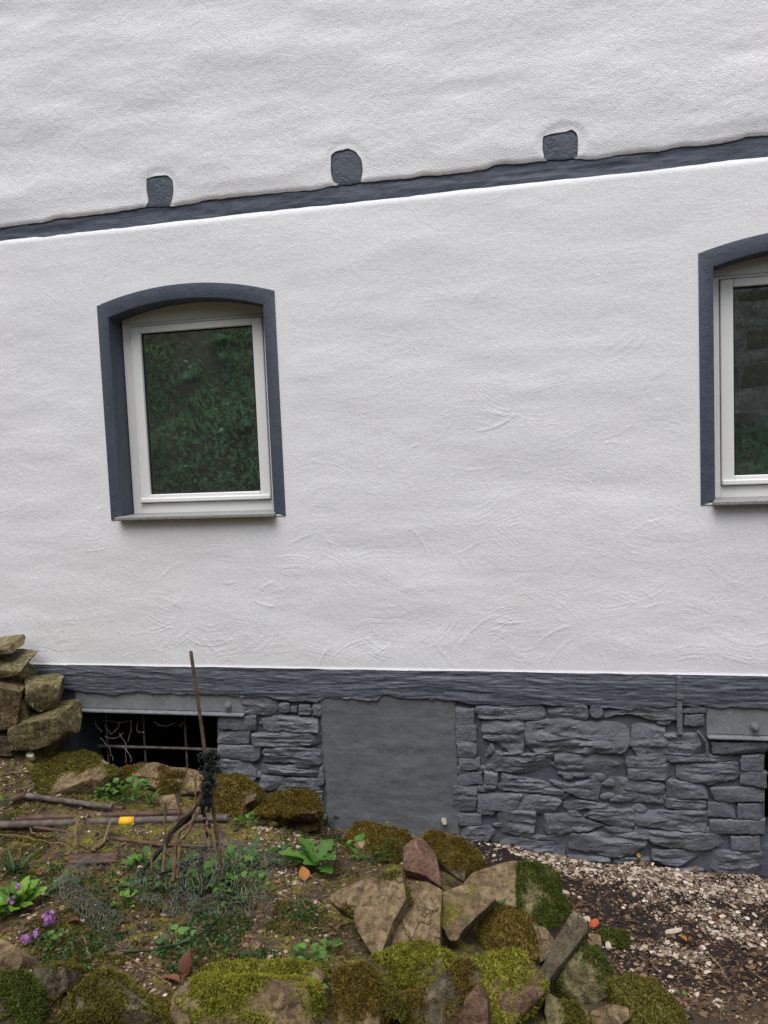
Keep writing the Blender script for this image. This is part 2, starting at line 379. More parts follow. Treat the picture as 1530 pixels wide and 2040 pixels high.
gravel_edge = lambda x, y: sstep(-.55, -.15, x - (-.25 + .38 * np.clip(-y, 0, 2)) + .3 * 0 + fbm(N3, x * 3, y * 3, 3) * .25)
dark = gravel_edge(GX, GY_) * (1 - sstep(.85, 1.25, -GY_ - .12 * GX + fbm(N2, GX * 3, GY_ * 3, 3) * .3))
mossg = (1 - gravel_edge(GX, GY_)) * near * sstep(-.25, .15, fbm(N2, GX * 2.3, GY_ * 2.3, 3) + .2)
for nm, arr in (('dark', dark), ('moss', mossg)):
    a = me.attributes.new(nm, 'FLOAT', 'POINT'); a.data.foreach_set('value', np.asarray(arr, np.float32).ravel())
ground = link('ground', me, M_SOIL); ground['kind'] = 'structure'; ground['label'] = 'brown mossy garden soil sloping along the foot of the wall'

# ------------------------------------------------------------------ HOUSE
house = empty('house'); tag(house, 'white rendered old house wall with anthracite plinth, beam and window surrounds', 'house')
X0, X1 = -6.0, 5.0
ZB = 3.539; ZP = 1.037
WX = [-1.893, 1.296]          # window centre lines
HW = .525
def arch(hw, z0, zc, rise, n=24):
    a = [(-hw, z0), (-hw, zc)]
    R = (hw * hw + rise * rise) / (2 * rise); th = math.asin(hw / R)
    for k in range(1, n): 
        t = -th + 2 * th * k / n; a.append((R * math.sin(t), zc + rise - R + R * math.cos(t)))
    return a + [(hw, zc), (hw, z0)]
OUT = arch(HW, 1.890, 3.100, .080); INN = arch(.459, 1.915, 3.032, .070); HOLE = arch(.492, 1.90, 3.065, .075)
def wall_grid(xs, zlo, zhi, nz, height, holes, extr, stain=None):
    """grid over x and z; zlo, zhi give its lower and upper edge; holes cut and snapped to outline"""
    lo = zlo(xs); hi = zhi(xs); t = np.linspace(0, 1, nz)
    X = np.repeat(xs[:, None], nz, 1); Zz = lo[:, None] + (hi - lo)[:, None] * t[None]
    P = np.stack([X, Zz], -1); F = grid_faces(len(xs), nz); keep = np.ones(len(F), bool); Pf = P.reshape(-1, 2)
    C = Pf[F].mean(1); hb = []
    for poly in holes:
        pl = np.array(poly); ins = inside(C, pl); rem = F[ins & keep]; keep &= ~ins
        vin = np.zeros(len(Pf), bool); vin[rem.ravel()] = True; vk = np.zeros(len(Pf), bool); vk[F[keep].ravel()] = True
        b = np.where(vin & vk)[0]; dense = resample(pl, 900)
        for c in range(0, len(b), 500):
            bb = b[c:c + 500]; d = ((Pf[bb][:, None] - dense[None]) ** 2).sum(-1); Pf[bb] = dense[d.argmin(1)]
        hb.append(rem)
    H = height(Pf[:, 0], Pf[:, 1]); V = np.stack([Pf[:, 0], -H, Pf[:, 1]], 1); Fk = F[keep]
    # lip: boundary edges go back into the wall
    E = np.concatenate([Fk[:, [0, 1]], Fk[:, [1, 2]], Fk[:, [2, 3]], Fk[:, [3, 0]]]); key = np.sort(E, 1)
    u, idx, cnt = np.unique(key[:, 0].astype(np.int64) * len(Pf) + key[:, 1], return_index=True, return_counts=True)
    be = E[idx[cnt == 1]]
    vs = np.unique(be); mp = -np.ones(len(Pf), int); mp[vs] = len(V) + np.arange(len(vs)); Vb = V[vs].copy(); Vb[:, 1] = extr
    Fb = np.stack([be[:, 1], be[:, 0], mp[be[:, 0]], mp[be[:, 1]]], 1)
    V = np.vstack([V, Vb]); me = mesh_np('wall', V, np.vstack([Fk, Fb]))
    me.set_sharp_from_angle(angle=math.radians(50))
    a = me.attributes.new('stain', 'FLOAT', 'POINT')
    if stain is not None: a.data.foreach_set('value', np.asarray(stain(V[:, 0], V[:, 2]), np.float32))
    return me
# --- lower wall with trowel strokes pressed into the render
fx = axis([(X0, -3.4, .1), (-3.4, 1.25, .0054), (1.25, X1, .1)]); fz_n = 465
sgx = np.arange(-3.4, 1.26, .005); sgz = np.arange(ZP, ZB, .005); ST = np.zeros((len(sgx), len(sgz)))
def stroke(cx, cz, R, a0, a1, lines, gap, amp, w):
    xl, xh = np.searchsorted(sgx, [cx - R - .12, cx + R + .12]); zl, zh = np.searchsorted(sgz, [cz - R - .12, cz + R + .12])
    if xh - xl < 2 or zh - zl < 2: return
    x = sgx[xl:xh][:, None] - cx; z = sgz[zl:zh][None] - cz; r = np.hypot(x, z); th = np.arctan2(z, x)
    d = (th - a0) % (2 * math.pi); L = a1 - a0; m = sstep(0, .25 * L, d) * (1 - sstep(.7 * L, L, d)) * (d < L)
    s = 0
    for k in range(lines):
        rk = R + k * gap + random.uniform(-.2, .2) * gap; s = s + random.uniform(.35, 1) * np.exp(-((r - rk) / w) ** 2)
    ST[xl:xh, zl:zh] += m * s * amp
rs = random.Random(11)
random.seed(11)
for k in range(430):
    cx = rs.uniform(-3.2, 1.2); cz = ZP + 2.5 * rs.random() ** 1.35; R = rs.uniform(.10, .42)
    up = rs.random() < .6; a0 = (rs.uniform(.2, 1.6) if up else rs.uniform(3.3, 5.2)); L = rs.uniform(.3, 1.25) * (.18 / R) ** .5
    low = 1 - (cz - ZP) / 2.5
    stroke(cx, cz + (-R if up else R), R, a0, a0 + L, rs.randint(2, 8), rs.uniform(.011, .019), rs.uniform(.0004, .0017) * (.5 + .8 * low), rs.uniform(.0028, .0042))
for k in range(46):   # single long ridges left by the trowel's edge
    cx = rs.uniform(-3.2, 1.2); cz = ZP + .06 + 1.3 * rs.random(); R = rs.uniform(.12, .5); a0 = rs.uniform(0, 6.28)
    stroke(cx - R * math.cos(a0), cz - R * math.sin(a0), R, a0 - .2, a0 + rs.uniform(.15, .7), 1, .01, rs.uniform(.0012, .0028), rs.uniform(.004, .006))
def st_lookup(x, z):
    i = np.clip((x - sgx[0]) / .005, 0, len(sgx) - 1.001); j = np.clip((z - sgz[0]) / .005, 0, len(sgz) - 1.001)
    i0 = i.astype(int); j0 = j.astype(int); fi = i - i0; fj = j - j0
    return (ST[i0, j0] * (1 - fi) + ST[i0 + 1, j0] * fi) * (1 - fj) + (ST[i0, j0 + 1] * (1 - fi) + ST[i0 + 1, j0 + 1] * fi) * fj
def near_win(x, z):
    m = np.zeros_like(x)
    for c in WX:
        d = np.maximum(np.abs(x - c) - HW, np.maximum(z - 3.16, 1.88 - z)); m = np.maximum(m, 1 - sstep(0.0, .12, d))
    return m
def h_low(x, z):
    h = fbm(N1, x * 1.1, z * 4.4 + x * .5, 2) * .0055 + fbm(N2, x * 3.2, z * 10, 2) * .0028 + fbm(N3, x * 60, z * 75, 2) * .0007
    h = h * (1 - near_win(x, z)) * sstep(0, .12, z - ZP) + st_lookup(x, z) * (1 - near_win(x, z))
    h = h + .004 * (1 - sstep(0, .012, z - ZP))                      # lip over the plinth
    t = np.clip((z - (ZB - .055)) / .055, 0, 1); return h * (1 - t) - .030 * t ** 2.2
holes = [[(x + c, z) for x, z in HOLE] for c in WX]
lowstain = lambda x, z: .10 * sstep(.1, .5, fbm(N3, x * 1.1, z * 1.3, 3)) * (1 - sstep(1.2, 2.2, z))
me = wall_grid(fx, lambda x: ZP + 0 * x + fbm(N1, x * 6, x * 0, 3) * .003, lambda x: ZB + 0 * x, fz_n, h_low, holes, .06, lowstain)
link('lower_wall', me, M_WHITE, house)
# --- upper wall: uneven lower edge, pockets round the joist ends
EDGE = [(0, 452.4), (75, 442.5), (118, 434), (196, 426), (250, 417), (288, 411.5), (343, 410), (392, 403), (408, 398), (500, 388.5), (565, 382), (631, 376), (660, 369), (722, 361), (778, 356),
        (814, 353), (840, 349), (869, 348), (967, 336.6), (984, 328), (1000, 326.5), (1080, 319), (1152, 315), (1173, 317), (1242, 306.6), (1312, 300), (1339, 293), (1450, 282), (1485, 272), (1530, 267)]
EW = np.array([W(*p, -.006) for p in EDGE]); ex = np.concatenate([[X0], EW[:, 0], [X1]]); ez = np.concatenate([[3.60], EW[:, 2], [3.66]])
def up_lo(x): return np.interp(x, ex, ez) + fbm(N2, x * 22, x * 0 + 3, 3) * .005
jc = [[(892, 110), (940, 95), (1020, 88), (1055, 120), (1060, 190), (1050, 240), (1035, 278), (885, 282), (905, 250), (892, 180)],
      [(487, 180), (520, 155), (560, 150), (590, 138), (640, 160), (675, 210), (683, 270), (670, 345), (610, 358), (550, 362), (500, 345), (485, 280)],
      [(235, 150), (290, 132), (370, 122), (400, 108), (430, 130), (438, 170), (435, 268), (370, 280), (245, 285), (232, 220)]]
jo = [(.3268, 0, 320), (.3268, 500, 250), (.3464, 1000, 220)]
JOIST = [[tuple(W(ox + x * s, oy + y * s, .0)[[0, 2]]) for x, y in c] for c, (s, ox, oy) in zip(jc, jo)]
JH = [np.array(rounded(c, .010)) for c in JOIST]
def h_up(x, z):
    h = fbm(N3, x * 1.0, z * 3.8 + x * .35, 2) * .011 + (1 - 3.2 * np.abs(fbm(N1, x * .8 + 7, z * 2.6 + x * .30, 2))) * .0075 * sstep(-.2, .3, fbm(N2, x * 1.3, z * 2, 2) + .1) + fbm(N1, x * 3, z * 8, 2) * .007 + fbm(N2, x * 55, z * 65, 2) * .0016
    e = up_lo(x); h = h * sstep(0, .10, z - e) + .004 - .007 * (1 - sstep(0, .022, z - e)) ** 2
    for j in JH:
        c = j.mean(0); d = np.hypot((x - c[0]) / (np.ptp(j[:, 0]) / 2), (z - c[1]) / (np.ptp(j[:, 1]) / 2)); h = h * sstep(1, 1.6, d) + .0025 * (1 - sstep(1.05, 1.2, d)) * sstep(-.1, .25, fbm(N1, x * 9, z * 9, 2) + .1)
    return h
def upstain(x, z):
    d = z - up_lo(x); s = .35 * (1 - sstep(.0, .05, d)) * sstep(-.1, .25, fbm(N1, x * 5, z * 4, 3))
    return s + .06 * sstep(0, .5, fbm(N2, x * .9, z * 1.5, 3))
ux = axis([(X0, -3.3, .1), (-3.3, 1.25, .0085), (1.25, X1, .1)])
me = wall_grid(ux, up_lo, lambda x: 5.4 + 0 * x, 210, h_up, [[tuple(p) for p in j] for j in JH], .07, upstain)
link('upper_wall', me, M_WHITE_UP, house)
# --- long timber beam between the two walls
bx_ = axis([(X0, -3.3, .1), (-3.3, 1.25, .012), (1.25, X1, .1)]); bz = np.linspace(ZB - .05, 3.70, 26)
BX, BZ = np.meshgrid(bx_, bz, indexing='ij')
BY = .013 - fbm(N1, BX * 3, BZ * 26, 2) * .006 - fbm(N2, BX * 14, BZ * 50, 2) * .0035 - .003
link('beam', mesh_np('beam', np.stack([BX, BY, BZ], -1).reshape(-1, 3), grid_faces(len(bx_), len(bz))), M_BEAM, house)
# --- generic chunk: outline (3D ring on a plane), bulged and roughened front, sides and back
def chunk(P, n, thick, bulge, rough, seed, layers=0.0, grow=1.0, facets=0, rings=(.18, .4, .6, .78, .91, .975, 1.0), edge=.02, back=True, freq=9.0):
    P = np.asarray(P, float); n = np.asarray(n, float); n /= np.linalg.norm(n); c = P.mean(0); N = len(P)
    size = math.sqrt(np.ptp(P @ AX_R) * max(.02, np.ptp(P @ np.cross(n, AX_R)))); V = [c + n * bulge * size]; off = seed * 13.7
    Q = P - c; ax = np.linalg.svd(Q, full_matrices=False)[2][0]; pr = Q @ ax; la = np.abs(pr).max(); lb = np.abs(Q @ np.cross(n, ax)).max()
    md = c + np.clip(pr, -max(0, la - lb) * .8, max(0, la - lb) * .8)[:, None] * ax[None]
    for s in rings:
        ring = md + (P - md) * s; hgt = bulge * size * (1 - s ** 2.2) - edge * size * max(0, (s - .9) / .1) ** 2; V += list(ring + n * hgt)
    nf = len(rings)
    bk = [(1.0, -.22), (grow, -.55), (grow * .97, -.85), (grow * .8, -1.0)] if back else [(1.0, -.4), (1.0, -1.0)]
    for s, d in bk: V += list(c + (P - c) * s + n * (d * thick - edge * size))
    V = np.array(V); out = []
    for i, v in enumerate(V):
        q = Vector(v * freq + off); r1 = mn.fractal(q, 1.0, 2.0, 3); r2 = mn.noise(Vector(v * freq * 4.3 + off)) ; lay = 0
        if layers:
            w = Vector((v[0] * 3 + off, v[1] * 3, v[2] * 34)); lay = (math.floor(2.2 * mn.noise(w) + .5) / 2.2 * .6 + mn.noise(w * 1.7) * .5) * layers
        k = 1.0 if i < 1 + nf * N else .8
        out.append(v + n * ((r1 + .35 * r2 + lay) * rough * size * k) + np.array(mn.noise_vector(q * .9)) * rough * size * .5)
    V = np.array(out); F = []
    fr_ = random.Random(int(seed * 1000))
    for k in range(facets):
        g_ = np.array([fr_.gauss(0, 1), fr_.gauss(0, 1), fr_.gauss(0, 1)]); d = n * 1.0 + g_ * .26; d /= np.linalg.norm(d)
        h = V @ d; lim = np.quantile(h, fr_.uniform(.70, .93)); ex_ = np.maximum(0, h - lim); V = V - d[None] * (ex_ * .88)[:, None]
    for k in range(N): F.append((0, 1 + k, 1 + (k + 1) % N))
    R = nf + len(bk)
    for r in range(R - 1):
        a = 1 + r * N; b = a + N
        for k in range(N): k2 = (k + 1) % N; F += [(a + k, b + k, b + k2), (a + k, b + k2, a + k2)]
    a = 1 + (R - 1) * N; V = np.vstack([V, V[a:a + N].mean(0)[None]])
    for k in range(N): F.append((a + k, len(V) - 1, a + (k + 1) % N))
    F = np.array(F); t = V[F]; nr = np.cross(t[:, 1] - t[:, 0], t[:, 2] - t[:, 0])
    if (nr[:N] @ n).mean() < 0: F = F[:, ::-1]
    return V, F
for k, c in enumerate(JH):
    P = resample(c, 36); P3 = np.stack([P[:, 0], np.full(36, .004), P[:, 1]], 1)
    V, F = chunk(P3, (0, -1, 0), .10, .01, .012, 40 + k, edge=.01, back=False)
    o = link('beam_end', mesh_np('beam_end', V, F), M_END, house); o.data.set_sharp_from_angle(angle=math.radians(45))
# --- windows
def band(polyA, yA, polyB, yB):
    n = len(polyA); V = [(x, yA, z) for x, z in polyA] + [(x, yB, z) for x, z in polyB]
    F = [(i, i + 1, n + i + 1, n + i) for i in range(n - 1)]; return V, F
def window(cx, label):
    w = empty('window', (cx, 0, 0)); w.parent = house
    if label: w['label'] = label
    m = MB()
    V, F = band(OUT, .012, OUT, -.004); m.add(V, F); V, F = band(OUT, -.004, INN, -.004); m.add(V, F)
    V, F = band(INN, -.004, INN, .135); m.add(V, F)
    m.box((-HW, -.004, 1.8895), (-.4605, .01, 1.8898)); m.box((.4605, -.004, 1.8895), (HW, .01, 1.8898))
    me = m.mesh('surround', True, 30)
    b = bmesh.new(); b.from_mesh(me); bmesh.ops.remove_doubles(b, verts=b.verts, dist=1e-5); bmesh.ops.recalc_face_normals(b, faces=b.faces); b.to_mesh(me); b.free()
    o = link('surround', me, M_SURR, w)
    bv = o.modifiers.new('bevel', 'BEVEL'); bv.width = .006; bv.segments = 3; bv.limit_method = 'ANGLE'; bv.angle_limit = math.radians(50)
    # frame: outer fixed frame with arched infill board on top
    f = MB(); yF = .130
    top = arch(.456, 3.012, 3.034, .070)
    n = len(top); f.add([(x, yF + .004, z) for x, z in top] + [(x, yF + .06, z) for x, z in top], [tuple(range(n))[::-1], tuple(range(n, 2 * n))] + [(i, (i + 1) % n, n + (i + 1) % n, n + i) for i in range(n)])
    o = f.build('head_board', M_UPVC, w, True, 30)
    f = MB(); f.box((-.456, yF, 1.912), (-.404, yF + .07, 3.0095)); f.box((.404, yF, 1.912), (.456, yF + .07, 3.0095))
    f.box((-.404, yF, 1.912), (.404, yF + .07, 1.972)); f.box((-.404, yF, 2.9955), (.404, yF + .07, 3.0095))
    f.build('frame', M_UPVC, w, False, bevel=.004)
    f = MB(); ys = yF - .010
    f.box((-.401, ys, 1.976), (-.341, ys + .06, 2.992)); f.box((.341, ys, 1.976), (.401, ys + .06, 2.992))
    f.box((-.341, ys, 1.976), (.341, ys + .06, 2.024)); f.box((-.341, ys, 2.953), (.341, ys + .06, 2.992))
    f.box((-.401, ys - .012, 1.978), (.401, ys - .0005, 2.003))
    f.build('sash', M_UPVC, w, False, bevel=.005)
    f = MB(); y0 = ys + .020
    f.box((-.341, y0, 2.024), (-.333, y0 + .02, 2.953)); f.box((.333, y0, 2.024), (.341, y0 + .02, 2.953)); f.box((-.333, y0, 2.024), (.333, y0 + .02, 2.031)); f.box((-.333, y0, 2.946), (.333, y0 + .02, 2.953))
    f.build('gasket', M_GASKET, w, False)
    f = MB(); f.box((-.340, y0 + .008, 2.025), (.340, y0 + .011, 2.952)); f.build('glass_pane', M_GLASS, w, False)
    f = MB(); y1 = y0 + .018
    f.box((-.333, y1, 2.03), (-.3215, y1 + .016, 2.947)); f.box((.3215, y1, 2.03), (.333, y1 + .016, 2.947)); f.box((-.3215, y1, 2.03), (.3215, y1 + .016, 2.036)); f.box((-.3215, y1, 2.941), (.3215, y1 + .016, 2.947))
    f.build('inner_gasket', M_GASKET, w, False)
    f = MB(); f.box((-.3213, y1 + .006, 2.037), (-.3175, y1 + .016, 2.940)); f.build('spacer', M_SPACER, w, False)
    f = MB(); f.add([(-.475, -.052, 1.890), (.475, -.052, 1.890), (.475, -.052, 1.908), (-.475, -.052, 1.908), (-.4585, .134, 1.890), (.4585, .134, 1.890), (.4585, .134, 1.914), (-.4585, .134, 1.914)],
          [(0, 1, 2, 3), (3, 2, 6, 7), (0, 4, 5, 1), (0, 3, 7, 4), (1, 5, 6, 2), (4, 7, 6, 5)])
    f.build('sill', M_SILL, w, False, bevel=.003)
    return w
window(WX[0], None); window(WX[1], None)
# --- plinth band (horizontal cement band above the stonework)
c1 = lambda x, y: (x * .34, 1250 + y * .34); c2 = lambda x, y: (420 + x * .366, 1300 + y * .366); c3 = lambda x, y: (900 + x * .4118, 1300 + y * .4118)
c4 = lambda x, y: (x * .34, 1600 + y * .34); c5 = lambda x, y: (480 + x * .34, 1600 + y * .34); c6 = lambda x, y: (980 + x * .3595, 1640 + y * .3595); ca = lambda x, y: (x * .17, 1260 + y * .17)
BLOW = [c1(0, 350), c1(400, 365), c1(520, 376), c1(640, 396), c1(720, 388), c1(800, 376), c1(930, 386), c1(1200, 391), c1(1400, 396), c1(1480, 405), c2(0, 226), c2(150, 236), c2(300, 241), c2(400, 258), c2(500, 266), c2(580, 268), c2(620, 246), c2(760, 251),
        c2(850, 263), c2(900, 259), c2(925, 240), c2(950, 229), c2(1000, 240), c2(1080, 250), c2(1200, 255), c2(1330, 262), c3(110, 250), c3(300, 255), c3(450, 250), c3(560, 262), c3(660, 255), c3(780, 270), c3(850, 279), c3(1000, 266), c3(1090, 255), c3(1230, 262), c3(1530, 272)]
BL = np.array([W(*p, -.012) for p in BLOW]); o_ = BL[:, 0].argsort(); BL = BL[o_]
blx = np.concatenate([[X0], BL[:, 0], [X1]]); blz = np.concatenate([[.90], BL[:, 2], [.88]])
def h_band(x, z):
    t = (z - .87) / .16
    return .010 + fbm(N1, x * 3.5, z * 45 + np.sin(x * 3) * 1.5, 4) * .005 + fbm(N2, x * 16, z * 120, 3) * .004 + fbm(N3, x * 2, z * 6, 2) * .008 - .004 * sstep(.7, 1, t) + .0015
px_ = axis([(X0, -3.4, .1), (-3.4, 1.25, .007), (1.25, X1, .1)])
me = wall_grid(px_, lambda x: np.interp(x, blx, blz) + fbm(N3, x * 30, x * 0, 3) * .008, lambda x: ZP + .0015 + fbm(N1, x * 6, x * 0, 3) * .003, 44, h_band, [], .055)
link('plinth_band', me, M_BAND, house)
# --- backing of the stonework, with the cellar openings left free
OPL = (-2.80, W(432, 1480)[0], W(200, 1420)[2]); OPR = (W(1525, 1600)[0], 1.75, .70)
m = MB()
for a, b, z0, z1 in [(X0, OPL[0], -1.5, .92), (OPL[1], OPR[0], -1.5, .92), (OPR[1], X1, -1.5, .92), (OPL[0], OPL[1], OPL[2], .92), (OPR[0], OPR[1], OPR[2], .92), (OPL[0], OPL[1], -1.5, -.25), (OPR[0], OPR[1], -1.5, .16)]:
    m.box((a, .016, z0), (b, .34, z1))
m.build('mortar_backing', M_BAND, house, False)
m = MB()  # dark rooms behind the wall: closed shell
def shell(x0, x1, y0, y1, z0, z1):
    m.add([(x0, y0, z0), (x1, y0, z0), (x1, y1, z0), (x0, y1, z0), (x0, y0, z1), (x1, y0, z1), (x1, y1, z1), (x0, y1, z1)], [(0, 1, 2, 3), (4, 7, 6, 5), (1, 5, 6, 2), (2, 6, 7, 3), (3, 7, 4, 0)])
shell(X0, X1, .05, 4.5, .93, 5.4); m.build('room_interior', M_DARK, house, False)
m = MB(); shell(X0, X1, .33, 3.0, -1.5, .925); m.build('cellar_interior', M_CELLAR, house, False)
# --- plaster panel that closes a former opening
def px3(L, f): return [f(*p) for p in L]
pc = [W(*c2(600, 240)), W(*c2(1335, 255)), W(*c2(1300, 1000)), W(*c2(630, 1000))]
xs = np.linspace(-1.235, -.462, 110); zs = np.linspace(-.15, .90, 130); PX, PZ = np.meshgrid(xs, zs, indexing='ij')
sk = (PZ - .88) * -.012; PX2 = PX + sk * (1 - 1.3 * sstep(-1.235, -.462, PX)) + fbm(N1, PX * 3, PZ * 14, 3) * .012 * sstep(.30, .385, np.abs(PX + .85))
PY = .001 - fbm(N2, PX * 5, PZ * 16, 4) * .005 - fbm(N3, PX * 2, PZ * 2, 2) * .006 - fbm(N1, PX * 60, PZ * 70, 2) * .0015
PY = PY + .020 * (1 - sstep(0, .014, PX + 1.235)) + .02 * (1 - sstep(0, .014, -.462 - PX))
link('plaster_panel', mesh_np('plaster_panel', np.stack([PX2, PY, PZ], -1).reshape(-1, 3), grid_faces(110, 130)), M_PANEL, house)
# --- painted stones and bricks
ST3 = [[(120,265),(430,258),(450,300),(430,328),(140,318),(120,295)], [(465,265),(655,262),(665,300),(650,322),(475,318)], [(738,280),(1085,268),(1085,325),(960,330),(880,300),(810,300),(745,320)],
 [(145,330),(340,335),(350,400),(345,480),(290,485),(200,430),(150,415)], [(360,345),(520,328),(700,345),(845,350),(862,430),(820,480),(420,482),(365,450)], [(870,350),(1020,345),(1060,490),(890,490),(868,450)],
 [(1030,400),(1090,395),(1200,400),(1212,490),(1060,492)], [(25,430),(125,440),(115,505),(30,505)], [(35,515),(135,515),(130,565),(40,570)],
 [(150,500),(250,490),(370,495),(490,490),(480,570),(430,585),(300,580),(160,560)], [(500,495),(840,500),(835,560),(770,605),(515,590)], [(845,510),(1025,495),(1050,515),(1030,535),(845,540)],
 [(850,542),(1080,547),(1075,615),(860,612)], [(1045,497),(1380,500),(1380,525),(1060,530)], [(1088,540),(1385,535),(1390,600),(1330,625),(1240,635),(1090,610)], [(245,590),(420,625),(540,655),(530,690),(330,675),(245,665)],
 [(475,625),(560,640),(720,620),(735,650),(705,720),(620,705),(545,668)], [(535,592),(590,592),(585,612),(540,612)], [(742,615),(900,620),(1025,640),(1020,745),(880,750),(800,720),(750,690)], [(1035,625),(1245,640),(1240,708),(1130,705),(1035,708)],
 [(1025,712),(1230,722),(1225,760),(1032,755)], [(125,690),(300,685),(340,692),(300,770),(130,755)], [(348,692),(480,700),(530,720),(490,778),(308,770)], [(540,730),(640,720),(755,745),(750,757),(620,758),(545,758)],
 [(610,765),(870,762),(885,790),(880,846),(800,845),(640,790)], [(890,772),(1210,768),(1235,810),(1215,862),(1050,855),(890,830)], [(5,650),(120,660),(115,760),(10,770)], [(230,770),(400,770),(405,800),(395,885),(220,870),(222,800)],
 [(425,790),(500,780),(620,800),(735,835),(640,865),(480,880),(425,860)], [(742,845),(880,858),(870,872),(742,870)], [(960,870),(1330,885),(1330,940),(1230,955),(1060,945),(965,920)], [(225,888),(540,888),(548,938),(380,940),(230,920)],
 [(580,885),(930,880),(945,925),(880,970),(870,985),(760,985),(575,950)], [(970,960),(1220,965),(1215,1025),(1050,1030),(975,1010)], [(1240,965),(1500,970),(1495,1080),(1330,1080),(1235,1040)], [(40,845),(180,845),(210,880),(150,930),(40,900)],
 [(560,990),(760,995),(760,1060),(560,1050)], [(780,1000),(960,1000),(960,1080),(780,1070)], [(975,1045),(1220,1050),(1215,1130),(975,1120)], [(160,505),(170,470),(195,440),(205,480),(190,492)], [(690,755),(760,740),(735,755)],
 [(560,770),(600,765),(630,792),(560,790)], [(880,865),(955,862),(955,905),(890,900)], [(230,930),(540,945),(540,1000),(230,980)]]
BK3 = [[(1125,305),(1220,303),(1218,355),(1125,352)], [(1120,266),(1230,263),(1230,290),(1122,293)], [(20,268),(110,278),(108,353),(22,350)], [(20,360),(118,360),(118,428),(22,425)], [(35,585),(145,580),(145,635),(40,645)], [(162,575),(222,580),(218,640),(160,635)],
 [(155,643),(215,646),(205,660),(155,657)], [(1400,505),(1515,505),(1512,572),(1402,570)], [(1400,580),(1525,580),(1525,652),(1400,640)], [(1262,435),(1525,438),(1525,490),(1268,490)], [(1250,658),(1515,658),(1512,720),(1330,722),(1280,715)],
 [(1240,728),(1370,732),(1370,797),(1240,787)], [(1385,735),(1515,740),(1515,805),(1385,800)], [(120,757),(205,767),(200,785),(135,782)], [(30,787),(142,787),(140,835),(40,838)], [(1250,815),(1512,815),(1510,880),(1250,870)], [(1350,895),(1498,895),(1495,960),(1355,955)]]
ST2 = [[(150,238),(300,247),(360,272),(360,335),(220,340),(190,330),(170,280)], [(370,270),(430,277),(430,325),(370,322)], [(435,290),(470,292),(470,328),(435,325)], [(480,285),(545,290),(545,335),(480,335)], [(555,278),(600,278),(598,345),(555,340)],
 [(270,365),(400,350),(575,365),(580,435),(480,430),(300,425)], [(220,442),(400,440),(600,447),(600,500),(430,515),(240,510)], [(285,525),(450,520),(600,545),(605,610),(530,615),(430,600),(290,595)], [(45,585),(200,600),(240,650),(240,690),(50,700)],
 [(250,612),(400,627),(575,652),(575,690),(460,670),(400,665),(260,665)], [(270,680),(400,680),(390,720),(330,755),(260,740)], [(410,690),(460,685),(590,700),(600,745),(480,752),(350,757)], [(588,630),(615,630),(615,720),(580,720)],
 [(60,720),(240,760),(330,770),(330,860),(60,860)], [(345,765),(600,760),(600,840),(345,850)], [(345,860),(600,850),(610,940),(345,940)]]
BK2 = [[(40,352),(245,350),(240,425),(45,415)], [(40,430),(205,430),(200,495),(40,495)], [(40,505),(265,515),(260,580),(220,595),(130,575),(40,570)]]
rs = random.Random(5)
def masonry(name, polys, f, thick, bulge, rough, layers):
    for i, L in enumerate(polys):
        y = rs.uniform(-.014, -.003); P = np.array([W(*f(*p), y) for p in L]); c = P.mean(0); P = c + (P - c) * np.array([1.045, 1, 1.13])
        P = resample(rounded(P, .005 if name == 'brick' else .008), 60)
        P[:, [0, 2]] += np.stack([fbm(N1, P[:, 0] * 40, P[:, 2] * 40, 2), fbm(N2, P[:, 0] * 40, P[:, 2] * 40, 2)], 1) * .008
        V, F = chunk(P, (rs.uniform(-.06, .06), -1, rs.uniform(-.02, .20)), thick, bulge, rough, i * 3.1 + len(name), layers, 1.0, 2 if name == 'stone' else 1, (.15, .3, .45, .58, .70, .80, .89, .97, 1.0), .022, False, rs.uniform(9, 14))
        o = link(name, mesh_np(name, V, F), M_STONE, house); o.data.set_sharp_from_angle(angle=math.radians(38))
masonry('stone', ST3, c3, .05, .015, .052, 1.5); masonry('stone', ST2, c2, .05, .012, .055, 1.7)
masonry('brick', BK3, c3, .045, .015, .024, .3); masonry('brick', BK2, c2, .045, .015, .028, .4)
# smeared mortar: small irregular lumps that fill the wider joints
rs = random.Random(9)
for k in range(92):
    if k < 66: cx, cz = c3(rs.uniform(130, 1230), rs.uniform(330, 900))
    elif k < 78: cx, cz = c3(rs.uniform(5, 40), rs.uniform(380, 860))
    else: cx, cz = c2(rs.uniform(240, 600), rs.uniform(350, 740))
    L = [(cx + rs.uniform(.6, 1.3) * rs.choice((16, 24)) * math.cos(a), cz + rs.uniform(.6, 1.2) * 10 * math.sin(a)) for a in np.linspace(0, 6.28, 9)[:-1]]
    P = resample(chaikin([W(*p, .004) for p in L], 1), 20); V, F = chunk(P, (0, -1, .1), .03, .05, .09, k, .4, edge=.1, back=False, rings=(.4, .75, 1.0), freq=18)
    link('mortar_lump', mesh_np('mortar_lump', V, F), M_STONE, house)
m = MB(); p = W(*c3(700, 285), -.016); q = p + np.array([0, .05, 0]); r = 32 * .4118 / FPX * 4.0
m.tube([p + [0, .014, 0], p + [0, .006, 0], p + [0, .000, 0], q], [r * .62, r * .68, r, r], 20); m.build('pipe_end', M_STONE, house)
